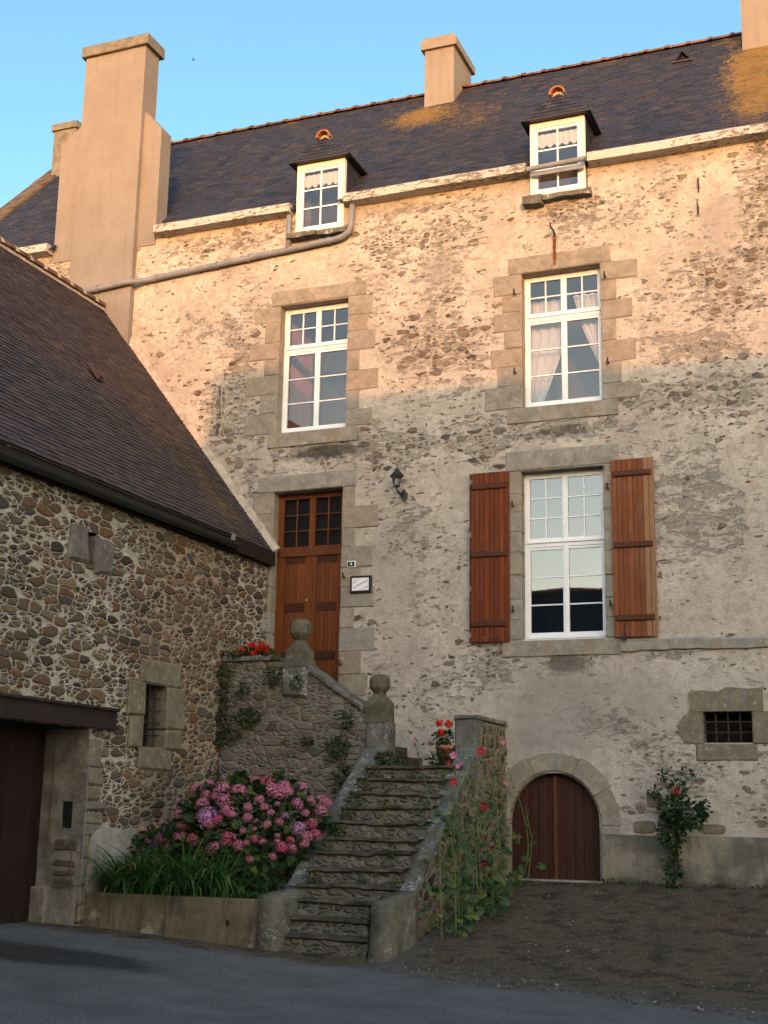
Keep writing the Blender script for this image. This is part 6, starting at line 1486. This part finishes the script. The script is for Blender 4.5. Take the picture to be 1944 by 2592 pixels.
for x, y, s_, lab in ((-7.28, -4.15, .10, 'weed beside the left coping at the third step'), (-7.27, -3.40, .12, 'weed beside the left coping halfway up the stairs'), (-7.27, -3.05, .13, 'bushy weed against the left coping above the halfway step'), (-7.26, -2.55, .12, 'weed beside the left coping near the top of the stairs'),
                      (-7.25, -2.2, .14, 'weed by the left coping on the last steps'), (-6.35, -3.75, .07, 'small weed on the right end of a middle step'), (-6.75, -2.9, .05, 'tiny round weed in the middle of a step'), (-6.6, -2.35, .07, 'weed in the middle of the upper steps'), (-7.28, -3.75, .11, 'weed beside the left coping at the fifth step'), (-7.27, -2.82, .13, 'dense weed at the left coping between the halfway step and the top'), (-6.25, -2.9, .06, 'small weed at the right coping two thirds of the way up'), (-6.9, -2.62, .06, 'small weed near the left end of an upper step'), (-6.6, -4.15, .05, 'tiny weed on a lower step')):
    tuft((x, y, sz(y)+s_*.4), (s_, s_*.8, s_*.8), int(600*s_), lab, .05, SG)
for x, lab in ((-3.85, 'weeds at the foot of the plinth left of the climbing rose'), (-2.75, 'low weeds at the foot of the plinth under the barred window'), (-4.35, 'weeds at the right corner of the cellar door threshold'), (-2.1, 'low weeds at the foot of the plinth at the far right')):
    m = MB(); ellip_leaves(m, (x, -.10, gz(x, -.1)+.02), (.30, .05, .045), 70, .05, .025, .2, .6); tag(m.obj('weed_tuft', 'weed_leaf'), lab, 'weed', 'weeds along the foot of the wall')
for x, y, rx, lab in ((-7.22, -1.75, .22, 'tall weeds at the back left of the landing'), (-6.75, -.35, .30, 'weeds along the foot of the facade on the landing'), (-6.40, -1.8, .16, 'weeds at the top edge of the stairs near the pot')):
    tuft((x, y, 2.33), (rx, .14, .13), 170, lab, .06, SG)

# ------------------------------------------------------------------ houses across the street (behind the camera): they shade the lower facade and show in the lower window
def far_house(name, x0, x1, yr, hr, he, label, chims):
    t = thing(name, label, 'house', ((x0+x1)/2, yr, 0)); d = 4.2
    m = MB(); m.box(x0, x1, yr-d, yr+d, -.5, he); m.face([(x0, yr-d, he), (x0, yr+d, he), (x0, yr, hr-.1)]); m.face([(x1, yr-d, he), (x1, yr, hr-.1), (x1, yr+d, he)]); m.obj('wall', 'far_wall', t)
    m = MB(); n = int((x1-x0)/1.2)
    for k in range(n):
        a, b_ = x0-.2+(x1-x0+.4)*k/n, x0-.2+(x1-x0+.4)*(k+1)/n; za, zb = hr+.05*fbm(a*.4, 1), hr+.05*fbm(b_*.4, 1)
        for sgn in (1, -1): m.face([(a, yr+sgn*(d+.35), he-.3), (b_, yr+sgn*(d+.35), he-.3), (b_, yr, zb), (a, yr, za)])
    r = m.obj('roof', 'far_slate', t)
    m = MB()
    for k in range(int((x1-x0)/.5)): xx = x0+.5*k; m.tube([(xx, yr, hr+.02), (xx+.46, yr, hr+.03)], .12, 6)
    par(m.obj('ridge_tiles', 'terracotta'), r)
    for c0, c1, z1 in chims:
        m = MB(); m.box(c0, c1, yr-.5, yr+.5, he, z1); m.box(c0-.06, c1+.06, yr-.56, yr+.56, z1, z1+.14); par(m.obj('chimney', 'chim_cap'), t)
    for k in range(int((x1-x0)/4)):
        xx = x0+2+4*k; m = MB(); m.box(xx-.55, xx+.55, yr+d-.03, yr+d+.02, 1.0, 2.6); w = m.obj('window', 'white', t)
        m = MB(); m.box(xx-.48, xx+.48, yr+d-.01, yr+d+.03, 1.07, 2.53); par(m.obj('pane', 'black'), w)
far_house('far_house', 4.95, 36, -40, 12.72, 7.2, 'long house across the street that shades the lower facade', [(4.95, 6.55, 13.35), (20, 21.2, 13.9)])
far_house('far_house', -34, 4.9, -40, 11.85, 6.8, 'dark slate roofed house mirrored in the lower window', [(-29.0, -27.9, 12.9)])

# bird
m = MB(); P0 = Vector((-40.04, 45.78, 48.18)); rt = Vector(R.col[0]); up = Vector((0, 0, 1)); fw = Vector(R.col[1])
m.tube([P0+rt*.09+fw*.02-up*.015, P0+rt*.05, P0, P0-rt*.06, P0-rt*.13], [.006, .022, .030, .016, .012], 8)
for sg in (1, -1):
    A = P0+fw*.02*sg; m.face([A+rt*.04, A-rt*.04, A-rt*.09+fw*sg*.17+up*.05, A-rt*.05+fw*sg*.2+up*.055]); m.face([A-rt*.05+fw*sg*.2+up*.055, A-rt*.09+fw*sg*.17+up*.05, A-rt*.16+fw*sg*.33+up*.0])
tag(m.obj('bird', 'bird'), 'tiny dark bird flying in the sky right of the big chimney', 'bird')
